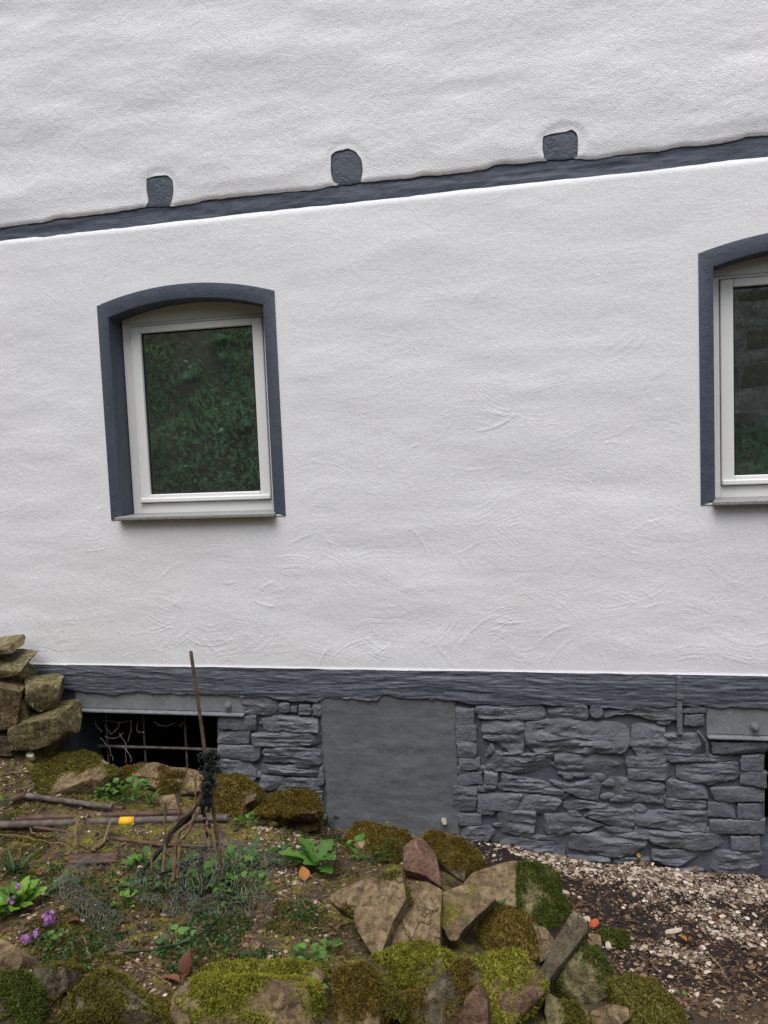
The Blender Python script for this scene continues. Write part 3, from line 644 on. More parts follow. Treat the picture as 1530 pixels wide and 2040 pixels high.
# --- steel lintels with bolts
def lintel(xa, xb, zt, zb, bolt):
    l = empty('lintel', ((xa + xb) / 2, 0, zb)); l.parent = house; l.location = (0, 0, 0)
    m = MB(); m.box((xa, .003, zb + .012), (xb, .022, zt)); m.build('web', M_STEEL, l, False, bevel=.006)
    m = MB(); m.box((xa, -.034, zb), (xb, .05, zb + .0115)); m.build('flange', M_STEEL, l, False, bevel=.003)
    b = MB(); p = np.array(bolt); r = .0135
    b.tube([p + [0, .03, 0], p + [0, -.014, 0]], r * 1.5, 14); b.tube([p + [0, -.0145, 0], p + [0, -.030, 0]], r * 1.05, 6); b.tube([p + [0, -.0305, 0], p + [0, -.036, 0]], r * .55, 10)
    b.build('bolt', M_STEEL, l, True, 30)
lp = W(*c1(495, 500), -.03); lq = W(*c1(1425, 512), -.03)
lintel(W(*c1(440, 450))[0], lq[0], .945, (lp[2] + lq[2]) / 2 - .004, W(*c1(1338, 455), .003))
rp = W(*c3(1240, 415), -.03); lintel(rp[0], 1.9, .90, rp[2] - .004, W(*c3(1465, 355), .003))
m = MB(); a = W(*c3(1102, 118), -.022); b = W(*c3(1104, 215), -.024); c = W(*c3(1103, 400), -.020); hw = .013
for p, q in ((a, b), (b, c)):
    x = (p[0] + q[0]) / 2; m.box((x - hw, p[1], q[2] + .0005), (x + hw, .02, p[2]))
m.box((b[0] - .018, -.032, b[2] - .012), (b[0] + .018, -.0245, b[2] + .014)); m.build('strap', M_STONE, house, False, bevel=.004)
m = MB(); a = W(*c3(1190, 380), -.016); b = W(*c3(1232, 435), -.016); c = W(*c3(1236, 488), -.016); m.tube([a, b, c], .008, 8); m.build('rod_end', M_STONE, house)
# --- iron grille in the cellar opening
g = empty('grille'); g.parent = house
gy_ = .10
for cx in (632, 850, 1092):
    t_ = W(*c1(cx - 12, 500), gy_); b_ = W(*c1(cx + 8, 860), gy_); m = MB(); m.tube([t_ + [0, 0, .05], t_ * .5 + b_ * .5, b_ - [0, 0, .3]], .0075, 8, jit=.12); m.build('bar', M_BAR, g)
a = W(*c1(575, 694), gy_ - .014); b = W(*c1(1290, 716), gy_ - .014); m = MB(); m.tube([a + (b - a) * k / 8 for k in range(9)], .0085, 8, jit=.15); m.build('bar', M_PIPE, g)
m = MB(); m.tube([a + (b - a) * k / 8 - [0, 0, .26] for k in range(9)], .0085, 8, jit=.15); m.build('bar', M_BAR, g)
for k, L in enumerate([[(600, 540), (690, 558), (770, 540)], [(615, 570), (650, 625), (690, 600), (705, 555)], [(612, 638), (650, 650), (700, 640), (720, 615)], [(700, 620), (735, 680), (742, 740), (735, 795)], [(770, 545), (768, 620), (750, 670)], [(805, 555), (803, 610), (850, 618)],
        [(895, 548), (940, 575), (985, 580), (1025, 555)], [(1068, 550), (1058, 580)], [(720, 690), (760, 740), (770, 790)], [(560, 545), (575, 590), (600, 610)], [(590, 650), (640, 700), (660, 780)]]):
    m = MB(); P = resample([W(*c1(*p), gy_ - .03) for p in L], 9, False); P += rng.normal(0, .003, P.shape); m.tube(P, .0016, 5)
    tag(m.build('hanging_root', M_WEB), ['pale root sagging below the lintel at the top left of the grille', 'U-shaped pale root loop hanging by the left grille bar', 'short pale hooked root left of the middle grille bar', 'long root running down across the horizontal grille bar', 'thin straight root hanging left of the middle bar', 'L-shaped thin root beside the middle grille bar', 'shallow U-shaped root hanging right of the middle bar', 'tiny straight root below the lintel by the right bar', 'thin root forking below the horizontal bar', 'short root at the far left corner of the cellar opening', 'slanting root crossing the left grille bar low down'][k], 'root', 'roots hanging in the cellar opening')

# ------------------------------------------------------------------ ROCKS
def tri_sample(V, F, n, w=None):
    t = V[F]; ar = np.linalg.norm(np.cross(t[:, 1] - t[:, 0], t[:, 2] - t[:, 0]), axis=1)
    if w is not None: ar = ar * w[F].mean(1) ** 1.5
    if ar.sum() < 1e-9: return None
    k = rng.choice(len(F), n, p=ar / ar.sum()); r = rng.random((n, 2)); s = np.sqrt(r[:, :1]); u = np.hstack([1 - s, s * (1 - r[:, 1:]), s * r[:, 1:]])
    nr = np.cross(t[:, 1] - t[:, 0], t[:, 2] - t[:, 0]); nr /= np.linalg.norm(nr, axis=1)[:, None] + 1e-12
    return (t[k] * u[:, :, None]).sum(1), nr[k]
def blades(p, n, lmin, lmax, wid, spread=.75, up=.25):
    N = len(p); d = n + rng.normal(0, spread, (N, 3)) * .6; d[:, 2] += up; d /= np.linalg.norm(d, axis=1)[:, None]
    s = np.cross(d, rng.normal(0, 1, (N, 3))); s /= np.linalg.norm(s, axis=1)[:, None] + 1e-9
    L = lmin + (lmax - lmin) * rng.random((N, 1)) * (.35 + 1.3 * np.clip(.5 + 1.4 * fbm(N1, p[:, 0] * 45 + p[:, 2] * 31, p[:, 1] * 45 - p[:, 2] * 17, 2), 0, 1))[:, None]; w = wid * rng.uniform(.6, 1.3, (N, 1)); bend = rng.normal(0, .35, (N, 3))
    a = p - s * w - n * .002; b = p + s * w - n * .002; m1 = p + d * L * .6 + s * w * .9; m0 = p + d * L * .6 - s * w * .9; t = p + (d + bend * .5) * L
    V = np.stack([a, b, m1, m0, t], 1).reshape(-1, 3); i = np.arange(N)[:, None] * 5
    return V, np.vstack([i + [0, 1, 2], i + [0, 2, 3], i + [3, 2, 4]])
def moss_mesh(name, V, F):
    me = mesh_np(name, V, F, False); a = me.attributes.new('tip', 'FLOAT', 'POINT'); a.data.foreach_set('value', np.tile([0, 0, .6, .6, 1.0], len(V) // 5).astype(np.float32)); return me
DRY = 'stones of the dry stone stack'
def rock(f, poly, n, thick, bulge, rough, moss, base, mossk, label, anchor='g', layers=.3, streak=0.0, lift=0.0, N=52, freq=9.0, group='loose rocks round the garden bed', name='rock', dens=150000):
    pts = [f(*p) for p in poly]; cy = max(p[1] for p in pts); cxm = sum(p[0] for p in pts) / len(pts)
    if anchor == 'g':
        base_px = [p for p in pts if p[1] > cy - .25 * (cy - min(q[1] for q in pts))]; bx = sum(p[0] for p in base_px) / len(base_px)
        P0 = G(bx, cy - 2, lift)
    else: P0 = W(cxm, sum(p[1] for p in pts) / len(pts), anchor)
    n = np.array(n, float); n /= np.linalg.norm(n)
    P = []
    for p in pts:
        d = ray(*p); P.append(CAM + d * (((P0 - CAM) @ n) / (d @ n)))
    crisp = bulge < .07 or group == DRY; bulge = min(bulge, .05) if group == DRY else bulge
    P = np.array(P); P = resample(rounded(P, .006 if crisp else .016), N); seed = sum(map(ord, label)) % 97 + .37
    V, F = chunk(P, n, thick, bulge * .75, rough, seed, layers, 1.02, (3 if moss >= .5 else 2) if not crisp else 0, (.2, .42, .62, .78, .90, .985, 1.0) if crisp else (.18, .4, .6, .78, .91, .975, 1.0), (.006 if crisp else .015), True, freq)
    org = V.mean(0); org[2] = V[:, 2].min(); V = V - org
    me = mesh_np(name, V, F); me.set_sharp_from_angle(angle=math.radians(42))
    vn = np.zeros(len(V) * 3, np.float32); me.vertices.foreach_get('normal', vn); vn = vn.reshape(-1, 3)
    fb = np.array([mn.fractal(Vector((v + org) * 7 + seed), 1.0, 2.0, 4) + .35 * mn.noise(Vector((v + org) * 42 + seed)) for v in V])
    mk = sstep(-.12, .22, fb * 1.05 + .34 * vn[:, 2] + .06 * (vn @ n) + (moss - .74) * 1.3) if moss > 0 else np.zeros(len(V))
    if moss > .15:
        lump = np.array([mn.noise(Vector((v + org) * 38 + seed)) + .6 * mn.noise(Vector((v + org) * 80)) for v in V])
        V = V + vn * (mk * (.004 + .011 * np.maximum(-.3, lump)))[:, None]; me.vertices.foreach_set('co', V.astype(np.float32).ravel()); me.update()
    a = me.attributes.new('moss', 'FLOAT', 'POINT'); a.data.foreach_set('value', np.asarray(mk * .9, np.float32))
    o = link(name, me, rm(base, mossk, streak), None, org); tag(o, label, 'rock', group)
    if moss > .15:
        t = V[F]; area = (np.linalg.norm(np.cross(t[:, 1] - t[:, 0], t[:, 2] - t[:, 0]), axis=1) / 2 * mk[F].mean(1)).sum()
        cnt = int(min(11000, area * dens)); sm = tri_sample(V, F, cnt, mk) if cnt > 20 else None
        if sm:
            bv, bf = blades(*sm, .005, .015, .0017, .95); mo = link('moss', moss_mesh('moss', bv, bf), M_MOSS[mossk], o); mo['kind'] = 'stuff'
    return o
UP = (0, -.45, .9); FR = (0, -.9, .42); MID = (-.02, -.68, .73)
DRY = 'stones of the dry stone stack'
# dry stone stack at the left against the house: chipped blocks
def block(px, py, y, dims, rot, base, mossk, label, streak=0.0, moss=0.0, seed=1):
    n = 11; V = []; F = []
    for ax in range(3):
        for sg in (-1, 1):
            b = len(V); u, w = (ax + 1) % 3, (ax + 2) % 3
            for i in range(n):
                for j in range(n):
                    v = [0, 0, 0]; v[ax] = sg; v[u] = -1 + 2 * i / (n - 1); v[w] = -1 + 2 * j / (n - 1); V.append(v)
            for i in range(n - 1):
                for j in range(n - 1):
                    q = (b + i * n + j, b + (i + 1) * n + j, b + (i + 1) * n + j + 1, b + i * n + j + 1); F.append(q if sg > 0 else q[::-1])
    V = np.array(V, float); fr_ = random.Random(seed); h = np.array(dims) / 2
    tp = np.array([fr_.uniform(-.14, .14) for _ in range(4)]); V[:, 0] *= 1 + tp[0] * V[:, 2] + tp[1] * V[:, 1]; V[:, 2] *= 1 + tp[2] * V[:, 0] + tp[3] * V[:, 1]
    V = V * h
    for k in range(9):
        d = np.array([fr_.choice((-1, 1)) * fr_.uniform(.3, 1), fr_.choice((-1, 1)) * fr_.uniform(.3, 1), fr_.choice((-1, 1)) * fr_.uniform(.3, 1)]) / h; d /= np.linalg.norm(d)
        p = V @ d; lim = p.max() * fr_.uniform(.72, .92); V = V - d[None] * (np.maximum(0, p - lim) * .9)[:, None]
    out = []
    for v in V:
        q = Vector(v * 16 + seed * 5.3); lay = math.floor(2.5 * mn.noise(Vector((v[0] * 3, v[1] * 3, v[2] * 40 + seed))) + .5) / 2.5
        out.append(v + np.array(mn.noise_vector(q)) * .0045 + np.array(mn.noise_vector(q * 3)) * .0022 + np.array([lay * .004 * np.sign(v[0]), lay * .005 * np.sign(v[1]), 0]))
    V = np.array(out); M = np.array(Matrix.Rotation(rot[2], 3, 'Z') @ Matrix.Rotation(rot[1], 3, 'Y') @ Matrix.Rotation(rot[0], 3, 'X')); V = V @ M.T
    c = W(px, py, y); z0 = V[:, 2].min(); V[:, 2] -= z0; me = mesh_np('rock', V, np.array(F)); bm_ = bmesh.new(); bm_.from_mesh(me); bmesh.ops.remove_doubles(bm_, verts=bm_.verts, dist=.0035); bm_.to_mesh(me); bm_.free()
    me.polygons.foreach_set('use_smooth', [True] * len(me.polygons)); me.set_sharp_from_angle(angle=math.radians(34))
    a_ = me.attributes.new('moss', 'FLOAT', 'POINT'); a_.data.foreach_set('value', np.array([moss * sstep(-.1, .3, mn.fractal(Vector(v.co * 9) + Vector((seed, 0, 0)), 1.0, 2.0, 3)) for v in me.vertices], np.float32))
    o = link('rock', me, rm(base, mossk, streak), None, c + np.array([0, 0, z0])); return tag(o, label, 'rock', DRY)
block(-12, 1287, -.20, (.26, .20, .045), (.10, -.07, .25), 'OL', 'olive', 'topmost flat stone of the dry stack, jutting in above the others', .6, .1, 1)
block(8, 1322, -.20, (.27, .24, .055), (.26, -.03, .30), 'OL', 'olive', 'wide grey-topped stone below the topmost stone of the dry stack', .8, .1, 2)
block(36, 1345, -.13, (.12, .18, .085), (.15, -.14, .2), 'OL', 'olive', 'small olive stone wedged under the wide stone, touching the plinth band', .6, .1, 3)
block(2, 1398, -.26, (.24, .24, .25), (.1, .30, .35), 'BR', 'olive', 'large upright brown stone at the left edge of the dry stack', .5, .1, 4)
block(46, 1372, -.06, (.12, .12, .09), (0, .1, .1), 'GY', 'olive', 'small dark filler stone behind the pale-flecked block of the dry stack', 0, 0, 5)
block(87, 1378, -.16, (.19, .19, .155), (.12, .10, .55), 'OL', 'olive', 'pale-flecked blocky stone of the dry stack touching the plinth', 1.0, .1, 6)
block(38, 1420, -.22, (.15, .16, .15), (0, -.1, .2), 'OL', 'green', 'greenish square stone with a small fern, in the middle of the dry stack', .3, .5, 7)
block(90, 1446, -.20, (.37, .22, .165), (.12, -.20, .22), 'OL', 'olive', 'long olive foundation stone at the bottom of the dry stack', .7, .25, 8)
block(0, 1470, -.24, (.26, .22, .13), (0, .1, .1), 'GY', 'olive', 'dark stone at the foot of the dry stack by the left picture edge', .2, .2, 9)
# kerb stones in front of the cellar opening
KB = 'mossy kerb stones before the plinth'
rock(c1, [(180, 850), (400, 742), (500, 728), (640, 795), (720, 850), (500, 905), (250, 970)], (0, -.35, .94), .12, .04, .05, .62, 'BR', 'olive', 'flat mossy slab sloping up to the left corner of the cellar opening', 'g', lift=.03, group=KB)
rock(c1, [(550, 880), (720, 812), (900, 790), (1060, 818), (1190, 845), (1205, 960), (1010, 985), (880, 940), (700, 930), (560, 925)], (0, -.75, .66), .16, .10, .045, .34, 'BR', 'rust', 'long rounded kerb stone with mossy top under the cellar opening', 'g', lift=.02, N=70, group=KB)
rock(c1, [(925, 990), (1020, 975), (1045, 1062), (950, 1068)], FR, .08, .06, .05, .0, 'BR', 'rust', 'small brown stone below the long kerb stone', 'g', group=KB)
rock(c1, [(1240, 872), (1400, 868), (1490, 915), (1505, 1000), (1425, 1045), (1420, 1120), (1270, 1110), (1235, 1000)], (0, -.8, .6), .18, .12, .05, .95, 'BR', 'rust', 'square block capped with shaggy rust-green moss right of the stake', 'g', group=KB)
rock(c2, [(222, 855), (330, 765), (440, 752), (575, 762), (582, 872), (400, 885)], (.05, -.6, .8), .10, .08, .05, .72, 'RD', 'rust', 'mossy upper slab of the pair left of the plaster panel', 'g', lift=.10, group=KB)
rock(c2, [(330, 885), (582, 875), (577, 965), (470, 990), (380, 955)], (0, -.9, .4), .12, .05, .06, .5, 'RD', 'rust', 'darker lower slab of the pair left of the plaster panel', 'g', layers=.6, group=KB)
rock(c5, [(600, 235), (650, 95), (750, 92), (850, 145), (1000, 172), (1070, 180), (1050, 240), (860, 240)], (0, -.6, .8), .15, .10, .05, .85, 'BR', 'rust', 'long mossy mound of stone along the foot of the plaster panel', 'g', lift=.04, N=64, group=KB)
rock(c5, [(575, 325), (640, 235), (760, 210), (945, 235), (948, 345), (840, 340)], (0, -.7, .7), .14, .10, .05, .75, 'BR', 'olive', 'mossy stone behind the green seedlings, in front of the mossy mound', 'g', group=KB)
rock(c5, [(950, 260), (1000, 210), (1075, 212), (1140, 290), (1172, 440), (1182, 495), (1080, 425), (948, 388)], (0, -.55, .83), .09, .03, .025, .0, 'RD', 'rust', 'smooth reddish brown slab leaning behind the two large flat slabs', 'g', lift=.03, group=KB)
rock(c5, [(1080, 182), (1160, 165), (1300, 200), (1420, 310), (1432, 365), (1320, 412), (1310, 465), (1200, 385), (1140, 290)], (.2, -.5, .83), .14, .06, .05, .38, 'GY', 'rust', 'dark slab with mossy back edge right of the reddish slab', 'g', lift=.02, group=KB)
# the flat slabs and the pile beside the gravel
PL = 'rocks piled at the end of the bed'
rock(c5, [(505, 555), (640, 480), (750, 430), (940, 403), (948, 455), (965, 560), (885, 700), (822, 885), (770, 885), (690, 765), (640, 635), (560, 605)], (-.12, -.60, .79), .10, .03, .028, .18, 'BR', 'olive', 'large cracked olive-brown slab, left one of the two big flat slabs', 'g', lift=.05, N=72, group=PL)
rock(c5, [(985, 470), (1080, 458), (1182, 510), (1167, 660), (1167, 835), (862, 848), (838, 805), (950, 600)], (.06, -.62, .78), .10, .02, .016, .0, 'BR', 'olive', 'smooth brown slab with straight left edge, right one of the two big slabs', 'g', lift=.055, layers=0, N=64, group=PL)
rock(c5, [(1176, 525), (1290, 480), (1420, 452), (1484, 460), (1498, 560), (1400, 645), (1300, 745), (1270, 805), (1220, 805), (1168, 700)], (.1, -.62, .78), .11, .04, .03, .08, 'BR', 'olive', 'chunky block with pale top, leaning right of the two big slabs', 'g', lift=.06, group=PL)
rock(lambda x, y: (x, y), [(918, 1766), (940, 1738), (1000, 1719), (1030, 1713), (1037, 1760), (1036, 1808), (1006, 1802), (950, 1785)], (.05, -.6, .8), .14, .03, .02, .0, 'BR', 'olive', 'squared pale brown block behind the chunky block, beside the gravel', 'g', lift=.03, group=PL)
rock(c6, [(152, 225), (300, 232), (370, 280), (388, 400), (440, 480), (380, 575), (320, 585), (180, 492), (155, 462)], (.35, -.6, .7), .16, .06, .04, .62, 'OL', 'green', 'block with a green moss patch at the edge of the gravel', 'g', group=PL)
rock(c6, [(-70, 545), (0, 468), (120, 480), (230, 540), (265, 640), (262, 765), (120, 725), (0, 725), (-60, 650)], (0, -.6, .8), .18, .14, .06, .9, 'BR', 'rust', 'brownish mossy boulder in front of the squared pale block', 'g', group=PL)
rock(c6, [(225, 555), (300, 578), (375, 685), (270, 775), (255, 640)], (.3, -.6, .7), .1, .03, .03, .1, 'BR', 'olive', 'bare brown slab corner between the mossy boulders', 'g', lift=.02, group=PL)
rock(c6, [(335, 665), (440, 500), (482, 498), (530, 552), (530, 600), (295, 895), (262, 840)], (-.1, -.5, .85), .06, .02, .03, .05, 'GY', 'olive', 'thin grey slab tilted on edge above the green boulder', 'g', lift=.05, group=PL)
rock(c6, [(380, 790), (430, 705), (520, 655), (580, 695), (652, 820), (652, 960), (560, 1025), (430, 995), (358, 905)], MID, .2, .18, .05, .86, 'OL', 'green', 'round green mossy boulder with a pale pebble on top', 'g', group=PL)
rock(c6, [(660, 855), (800, 828), (900, 868), (1000, 980), (1085, 1065), (1100, 1180), (720, 1180), (690, 1000)], (.1, -.6, .78), .2, .16, .05, .85, 'OL', 'olive', 'olive mossy boulder at the lower right, next to the brown path', 'g', group=PL)
rock(c6, [(588, 615), (680, 588), (752, 620), (742, 685), (640, 665)], UP, .05, .08, .06, .8, 'OL', 'green', 'small flat mossy stone lying on the dark soil', 'g', group=PL)
rock(c6, [(528, 612), (600, 618), (612, 685), (560, 665)], UP, .05, .06, .05, 0, 'BR', 'olive', 'small bare brown stone beside the small mossy stone', 'g', group=PL)
rock(c6, [(300, 930), (390, 990), (530, 1028), (552, 1150), (330, 1170), (290, 1050)], (.1, -.7, .7), .12, .03, .03, .4, 'OL', 'olive', 'olive slab at the bottom edge below the round green boulder', 'g', group=PL)
rock(c6, [(548, 1045), (660, 1000), (755, 1020), (765, 1085), (640, 1170), (560, 1160)], MID, .12, .06, .04, .0, 'BR', 'olive', 'bare brown rock wedged between two mossy boulders at the bottom', 'g', group=PL)
# front row
FW = 'rocks along the front edge of the bed'
rock(c5, [(715, 905), (830, 880), (960, 828), (1100, 828), (1220, 878), (1245, 950), (1090, 1095), (1000, 1095), (890, 1045), (800, 1005)], (0, -.66, .75), .2, .14, .05, .78, 'GY', 'bright', 'boulder with a bright yellow-green moss cushion below the big flat slabs', 'g', lift=.02, group=FW)
rock(c5, [(1080, 1090), (1240, 945), (1380, 920), (1405, 1050), (1310, 1150), (1270, 1320), (940, 1340), (935, 1115)], (0, -.75, .66), .2, .10, .07, .58, 'GY', 'rust', 'dark crumbly rock below the bright moss cushion', 'g', group=FW)
rock(c6, [(-95, 765), (0, 730), (110, 708), (220, 758), (283, 860), (292, 940), (200, 1045), (80, 1180), (-160, 1180), (-150, 950)], (.1, -.72, .68), .24, .14, .06, .74, 'RD', 'bright', 'big bright mossy boulder at the bottom with a bare reddish patch', 'g', group=FW)
rock(c5, [(1265, 1330), (1310, 1150), (1380, 1068), (1442, 1150), (1452, 1330)], (0, -.85, .5), .12, .05, .05, .1, 'RD', 'rust', 'reddish pointed rock at the bottom edge', 'g', lift=.06, group=FW)
rock(c5, [(532, 1000), (600, 958), (720, 948), (800, 1018), (832, 1150), (800, 1350), (550, 1350), (542, 1100)], (-.1, -.75, .65), .16, .07, .05, .58, 'BR', 'rust', 'squarish brown rock with moss streaks left of the bright moss cushion', 'g', group=FW)
rock(c5, [(800, 1018), (880, 1060), (952, 1170), (952, 1275), (870, 1235), (822, 1130)], (.4, -.75, .5), .12, .07, .05, .6, 'OL', 'olive', 'narrow wedge of mossy rock beside the squarish brown rock', 'g', lift=.05, group=FW)
rock(lambda x, y: (x, y), [(338, 1970), (395, 1952), (520, 1954), (615, 1970), (622, 2070), (340, 2070)], (0, -.85, .52), .2, .09, .05, .62, 'BR', 'bright', 'long mossy block in the middle of the front edge', 'g', N=64, group=FW)
rock(lambda x, y: (x, y), [(398, 1930), (520, 1914), (640, 1914), (642, 1945), (520, 1964), (400, 1955)], (0, -.6, .8), .12, .10, .05, .9, 'BR', 'bright', 'low mossy ledge stone just behind the long mossy block', 'g', group=FW)
rock(c4, [(350, 1225), (480, 1060), (620, 985), (760, 1100), (900, 1200), (945, 1340), (340, 1360)], (0, -.75, .66), .2, .12, .05, .62, 'GY', 'olive', 'pointed mossy rock at the front, right of the dark gap', 'g', group=FW)
rock(c4, [(175, 965), (380, 958), (395, 1090), (300, 1185), (210, 1190)], (.1, -.8, .6), .16, .12, .06, .72, 'GY', 'olive', 'dark stone with drooping moss between the two front corner rocks', 'g', group=FW)
rock(c4, [(-80, 1030), (0, 1015), (120, 998), (190, 1080), (195, 1350), (-80, 1360)], (.1, -.72, .68), .2, .16, .06, .95, 'BR', 'green', 'bright green mossy boulder in the bottom left corner', 'g', group=FW)
rock(c4, [(-80, 800), (0, 795), (80, 830), (145, 900), (100, 990), (-80, 1020)], MID, .15, .08, .05, .25, 'BR', 'rust', 'bare brown stone at the left edge below the purple flowers', 'g', group=FW)
rock(c4, [(1365, 660), (1430, 612), (1472, 640), (1445, 695), (1370, 700)], UP, .06, .12, .04, .3, 'BR', 'olive', 'small rounded brown stone left alone beside the chicken wire', 'g', N=36, group='small loose stones')
rock(ca, [(-60, 1445), (60, 1430), (165, 1545), (110, 1600), (-60, 1625)], UP, .07, .08, .04, 0, 'RD', 'rust', 'brick-red stone on the soil at the left edge', 'g', N=36, group='small loose stones')
rock(ca, [(290, 1415), (370, 1380), (400, 1420), (370, 1465), (310, 1455)], UP, .04, .12, .06, 0, 'RD', 'rust', 'pale lump of stone below the long foundation stone', 'g', N=28, group='small loose stones').data.materials[0] = M_WHITESTONE
rock(c6, [(538, 545), (580, 520), (600, 550), (572, 578), (540, 572)], UP, .03, .12, .05, 0, 'RD', 'rust', 'small bright red brick fragment at the edge of the gravel', 'g', N=28, group='small loose stones').data.materials[0] = M_BRICKRED
rock(c6, [(498, 518), (540, 510), (548, 545), (515, 550)], UP, .03, .08, .05, 0, 'RD', 'rust', 'small beige stone touching the red brick fragment', 'g', N=28, group='small loose stones').data.materials[0] = M_WHITESTONE
rock(c5, [(1170, 88), (1198, 84), (1208, 128), (1182, 128)], (0, -.9, .4), .03, .15, .05, 0, 'RD', 'rust', 'single white pebble stuck at the lower right corner of the plaster panel', -.03, N=24, group='small loose stones').data.materials[0] = M_WHITESTONE
rock(c6, [(628, 655), (650, 650), (668, 695), (630, 692)], UP, .02, .12, .05, 0, 'RD', 'rust', 'white pointed pebble above the round green boulder', 'g', N=24, group='small loose stones').data.materials[0] = M_WHITESTONE
rock(c6, [(1320, 630), (1400, 600), (1410, 640), (1380, 670), (1330, 660)], UP, .03, .1, .08, 0, 'RD', 'rust', 'largest pale rubble chip at the right of the dark soil', 'g', N=28, group='small loose stones').data.materials[0] = M_WHITESTONE
rock(c6, [(1430, 690), (1490, 680), (1505, 705), (1470, 720)], UP, .03, .1, .08, 0, 'RD', 'rust', 'pale chip just below the largest pale rubble chip', 'g', N=28, group='small loose stones').data.materials[0] = M_WHITESTONE
rock(c6, [(958, 590), (1050, 575), (1058, 598), (1000, 612), (962, 610)], UP, .02, .08, .06, 0, 'RD', 'rust', 'long flat pale chip in the middle of the dark soil', 'g', N=28, group='small loose stones').data.materials[0] = M_WHITESTONE

# ------------------------------------------------------------------ gravel, litter, ground moss (stuff)
def inpoly_px(polys, n):
    """random ground points whose sight lines fall in the given outlines"""
    out = []; 
    for poly, k in polys:
        P = np.array(poly, float); lo, hi = P.min(0), P.max(0); got = 0
        while got < k:
            q = lo + rng.random((400, 2)) * (hi - lo); q = q[inside(q, P)][:k - got]; got += len(q); out.append(q)
    return np.vstack(out)
def ground_pts(q):
    """vectorised meeting of sight lines with the ground"""
    D = AX_R[None] * ((q[:, :1] - 765) / FPX) - AX_U[None] * ((q[:, 1:] - 1020) / FPX) + AX_F[None]
    lo = np.full(len(q), 1.4); hi = np.full(len(q), 4.3)
    ts = np.linspace(1.4, 4.3, 40); first = np.full(len(q), 4.3); done = np.zeros(len(q), bool)
    for t in ts:
        P = CAM + D * t; b = (P[:, 2] < T(P[:, 0], P[:, 1])) & ~done; first[b] = t; done |= b
    hi = first; lo = first - (ts[1] - ts[0])
    for _ in range(9):
        m = (lo + hi) / 2; P = CAM + D * m[:, None]; b = P[:, 2] < T(P[:, 0], P[:, 1]); hi = np.where(b, m, hi); lo = np.where(b, lo, m)
    P = CAM + D * hi[:, None]; x, y = P[:, 0], P[:, 1]
    P[:, 2] = T(x, y) + fbm(N1, x * 4, y * 4, 5) * .045 + fbm(N2, x * 24, y * 24, 3) * .012
    return P[(y < -.015) & done]
def chips(name, P, size, flat, mat, label, tone, kind='stuff', cat='gravel'):
    N = len(P); ico = np.array([(0, 0, 1), (.9, 0, .3), (.25, .85, .25), (-.75, .5, .3), (-.7, -.55, .25), (.3, -.9, .3), (0, 0, -.6)])
    Fi = np.array([(0, 1, 2), (0, 2, 3), (0, 3, 4), (0, 4, 5), (0, 5, 1), (6, 2, 1), (6, 3, 2), (6, 4, 3), (6, 5, 4), (6, 1, 5)])
    V = np.repeat(ico[None], N, 0) * (1 + rng.uniform(-.35, .35, (N, 7, 1))); V[:, :, 2] *= flat; V[:, :, 0] *= rng.uniform(.8, 1.7, (N, 1))
    V *= size[:, None, None]; a = rng.uniform(0, 6.28, N); ca_, sa = np.cos(a)[:, None], np.sin(a)[:, None]
    tl = rng.normal(0, .35, (N, 1)); x, y, z = V[..., 0], V[..., 1], V[..., 2]; z, y = z * np.cos(tl) - y * np.sin(tl), z * np.sin(tl) + y * np.cos(tl)
    V = np.stack([x * ca_ - y * sa, x * sa + y * ca_, z], -1) + P[:, None]; V[..., 2] += size[:, None] * .15
    me = mesh_np(name, V.reshape(-1, 3), (Fi[None] + np.arange(N)[:, None, None] * 7).reshape(-1, 3), False)
    at = me.attributes.new('tone', 'FLOAT', 'POINT'); at.data.foreach_set('value', np.repeat(tone, 7).astype(np.float32))
    o = link(name, me, mat); o['kind'] = kind; o['label'] = label; o['category'] = cat; return o
q = inpoly_px([([(930, 1660), (1200, 1690), (1530, 1752), (1530, 1800), (1440, 1800), (1330, 1830), (1180, 1810), (1110, 1740), (1040, 1710)], 8200), ([(1110, 1740), (1330, 1810), (1530, 1800), (1530, 1960), (1400, 1930), (1200, 1860), (1130, 1800)], 3600),
    ([(1180, 1830), (1530, 1900), (1530, 2040), (1360, 2040), (1220, 1930)], 700), ([(1530, 1752), (1850, 1800), (1850, 1900), (1530, 1850)], 1200)], 0)
P = ground_pts(q); P = P[(fbm(N2, P[:, 0] * 4, P[:, 1] * 6, 3) + .75 * (.52 - np.abs(P[:, 1]) - .10 * np.clip(P[:, 0] - .5, 0, 1)) + .06 - .22 * sstep(.78, .95, P[:, 0] + .25 * P[:, 1])) > rng.normal(0, .10, len(P))]; s = np.minimum(.0030 / np.sqrt(rng.random(len(P)) + .012), .016); chips('gravel', P, s, .5, M_GRAVEL, 'pale broken plaster and gravel strewn along the foot of the wall', np.clip(rng.normal(.60, .28, len(P)), 0, 1))
q = inpoly_px([([(520, 1640), (700, 1650), (640, 1760), (560, 1780), (440, 1720)], 900), ([(0, 1490), (180, 1470), (170, 1580), (0, 1620)], 800), ([(100, 1470), (165, 1430), (190, 1500), (110, 1520)], 420), ([(150, 1400), (180, 1412), (205, 1500), (140, 1500)], 500), ([(0, 1600), (700, 1640), (720, 1900), (600, 2000), (0, 2000)], 800), ([(850, 1650), (1000, 1660), (1000, 1720), (900, 1740)], 450), ([(-600, 1500), (0, 1500), (0, 2040), (-600, 2040)], 700)], 0)
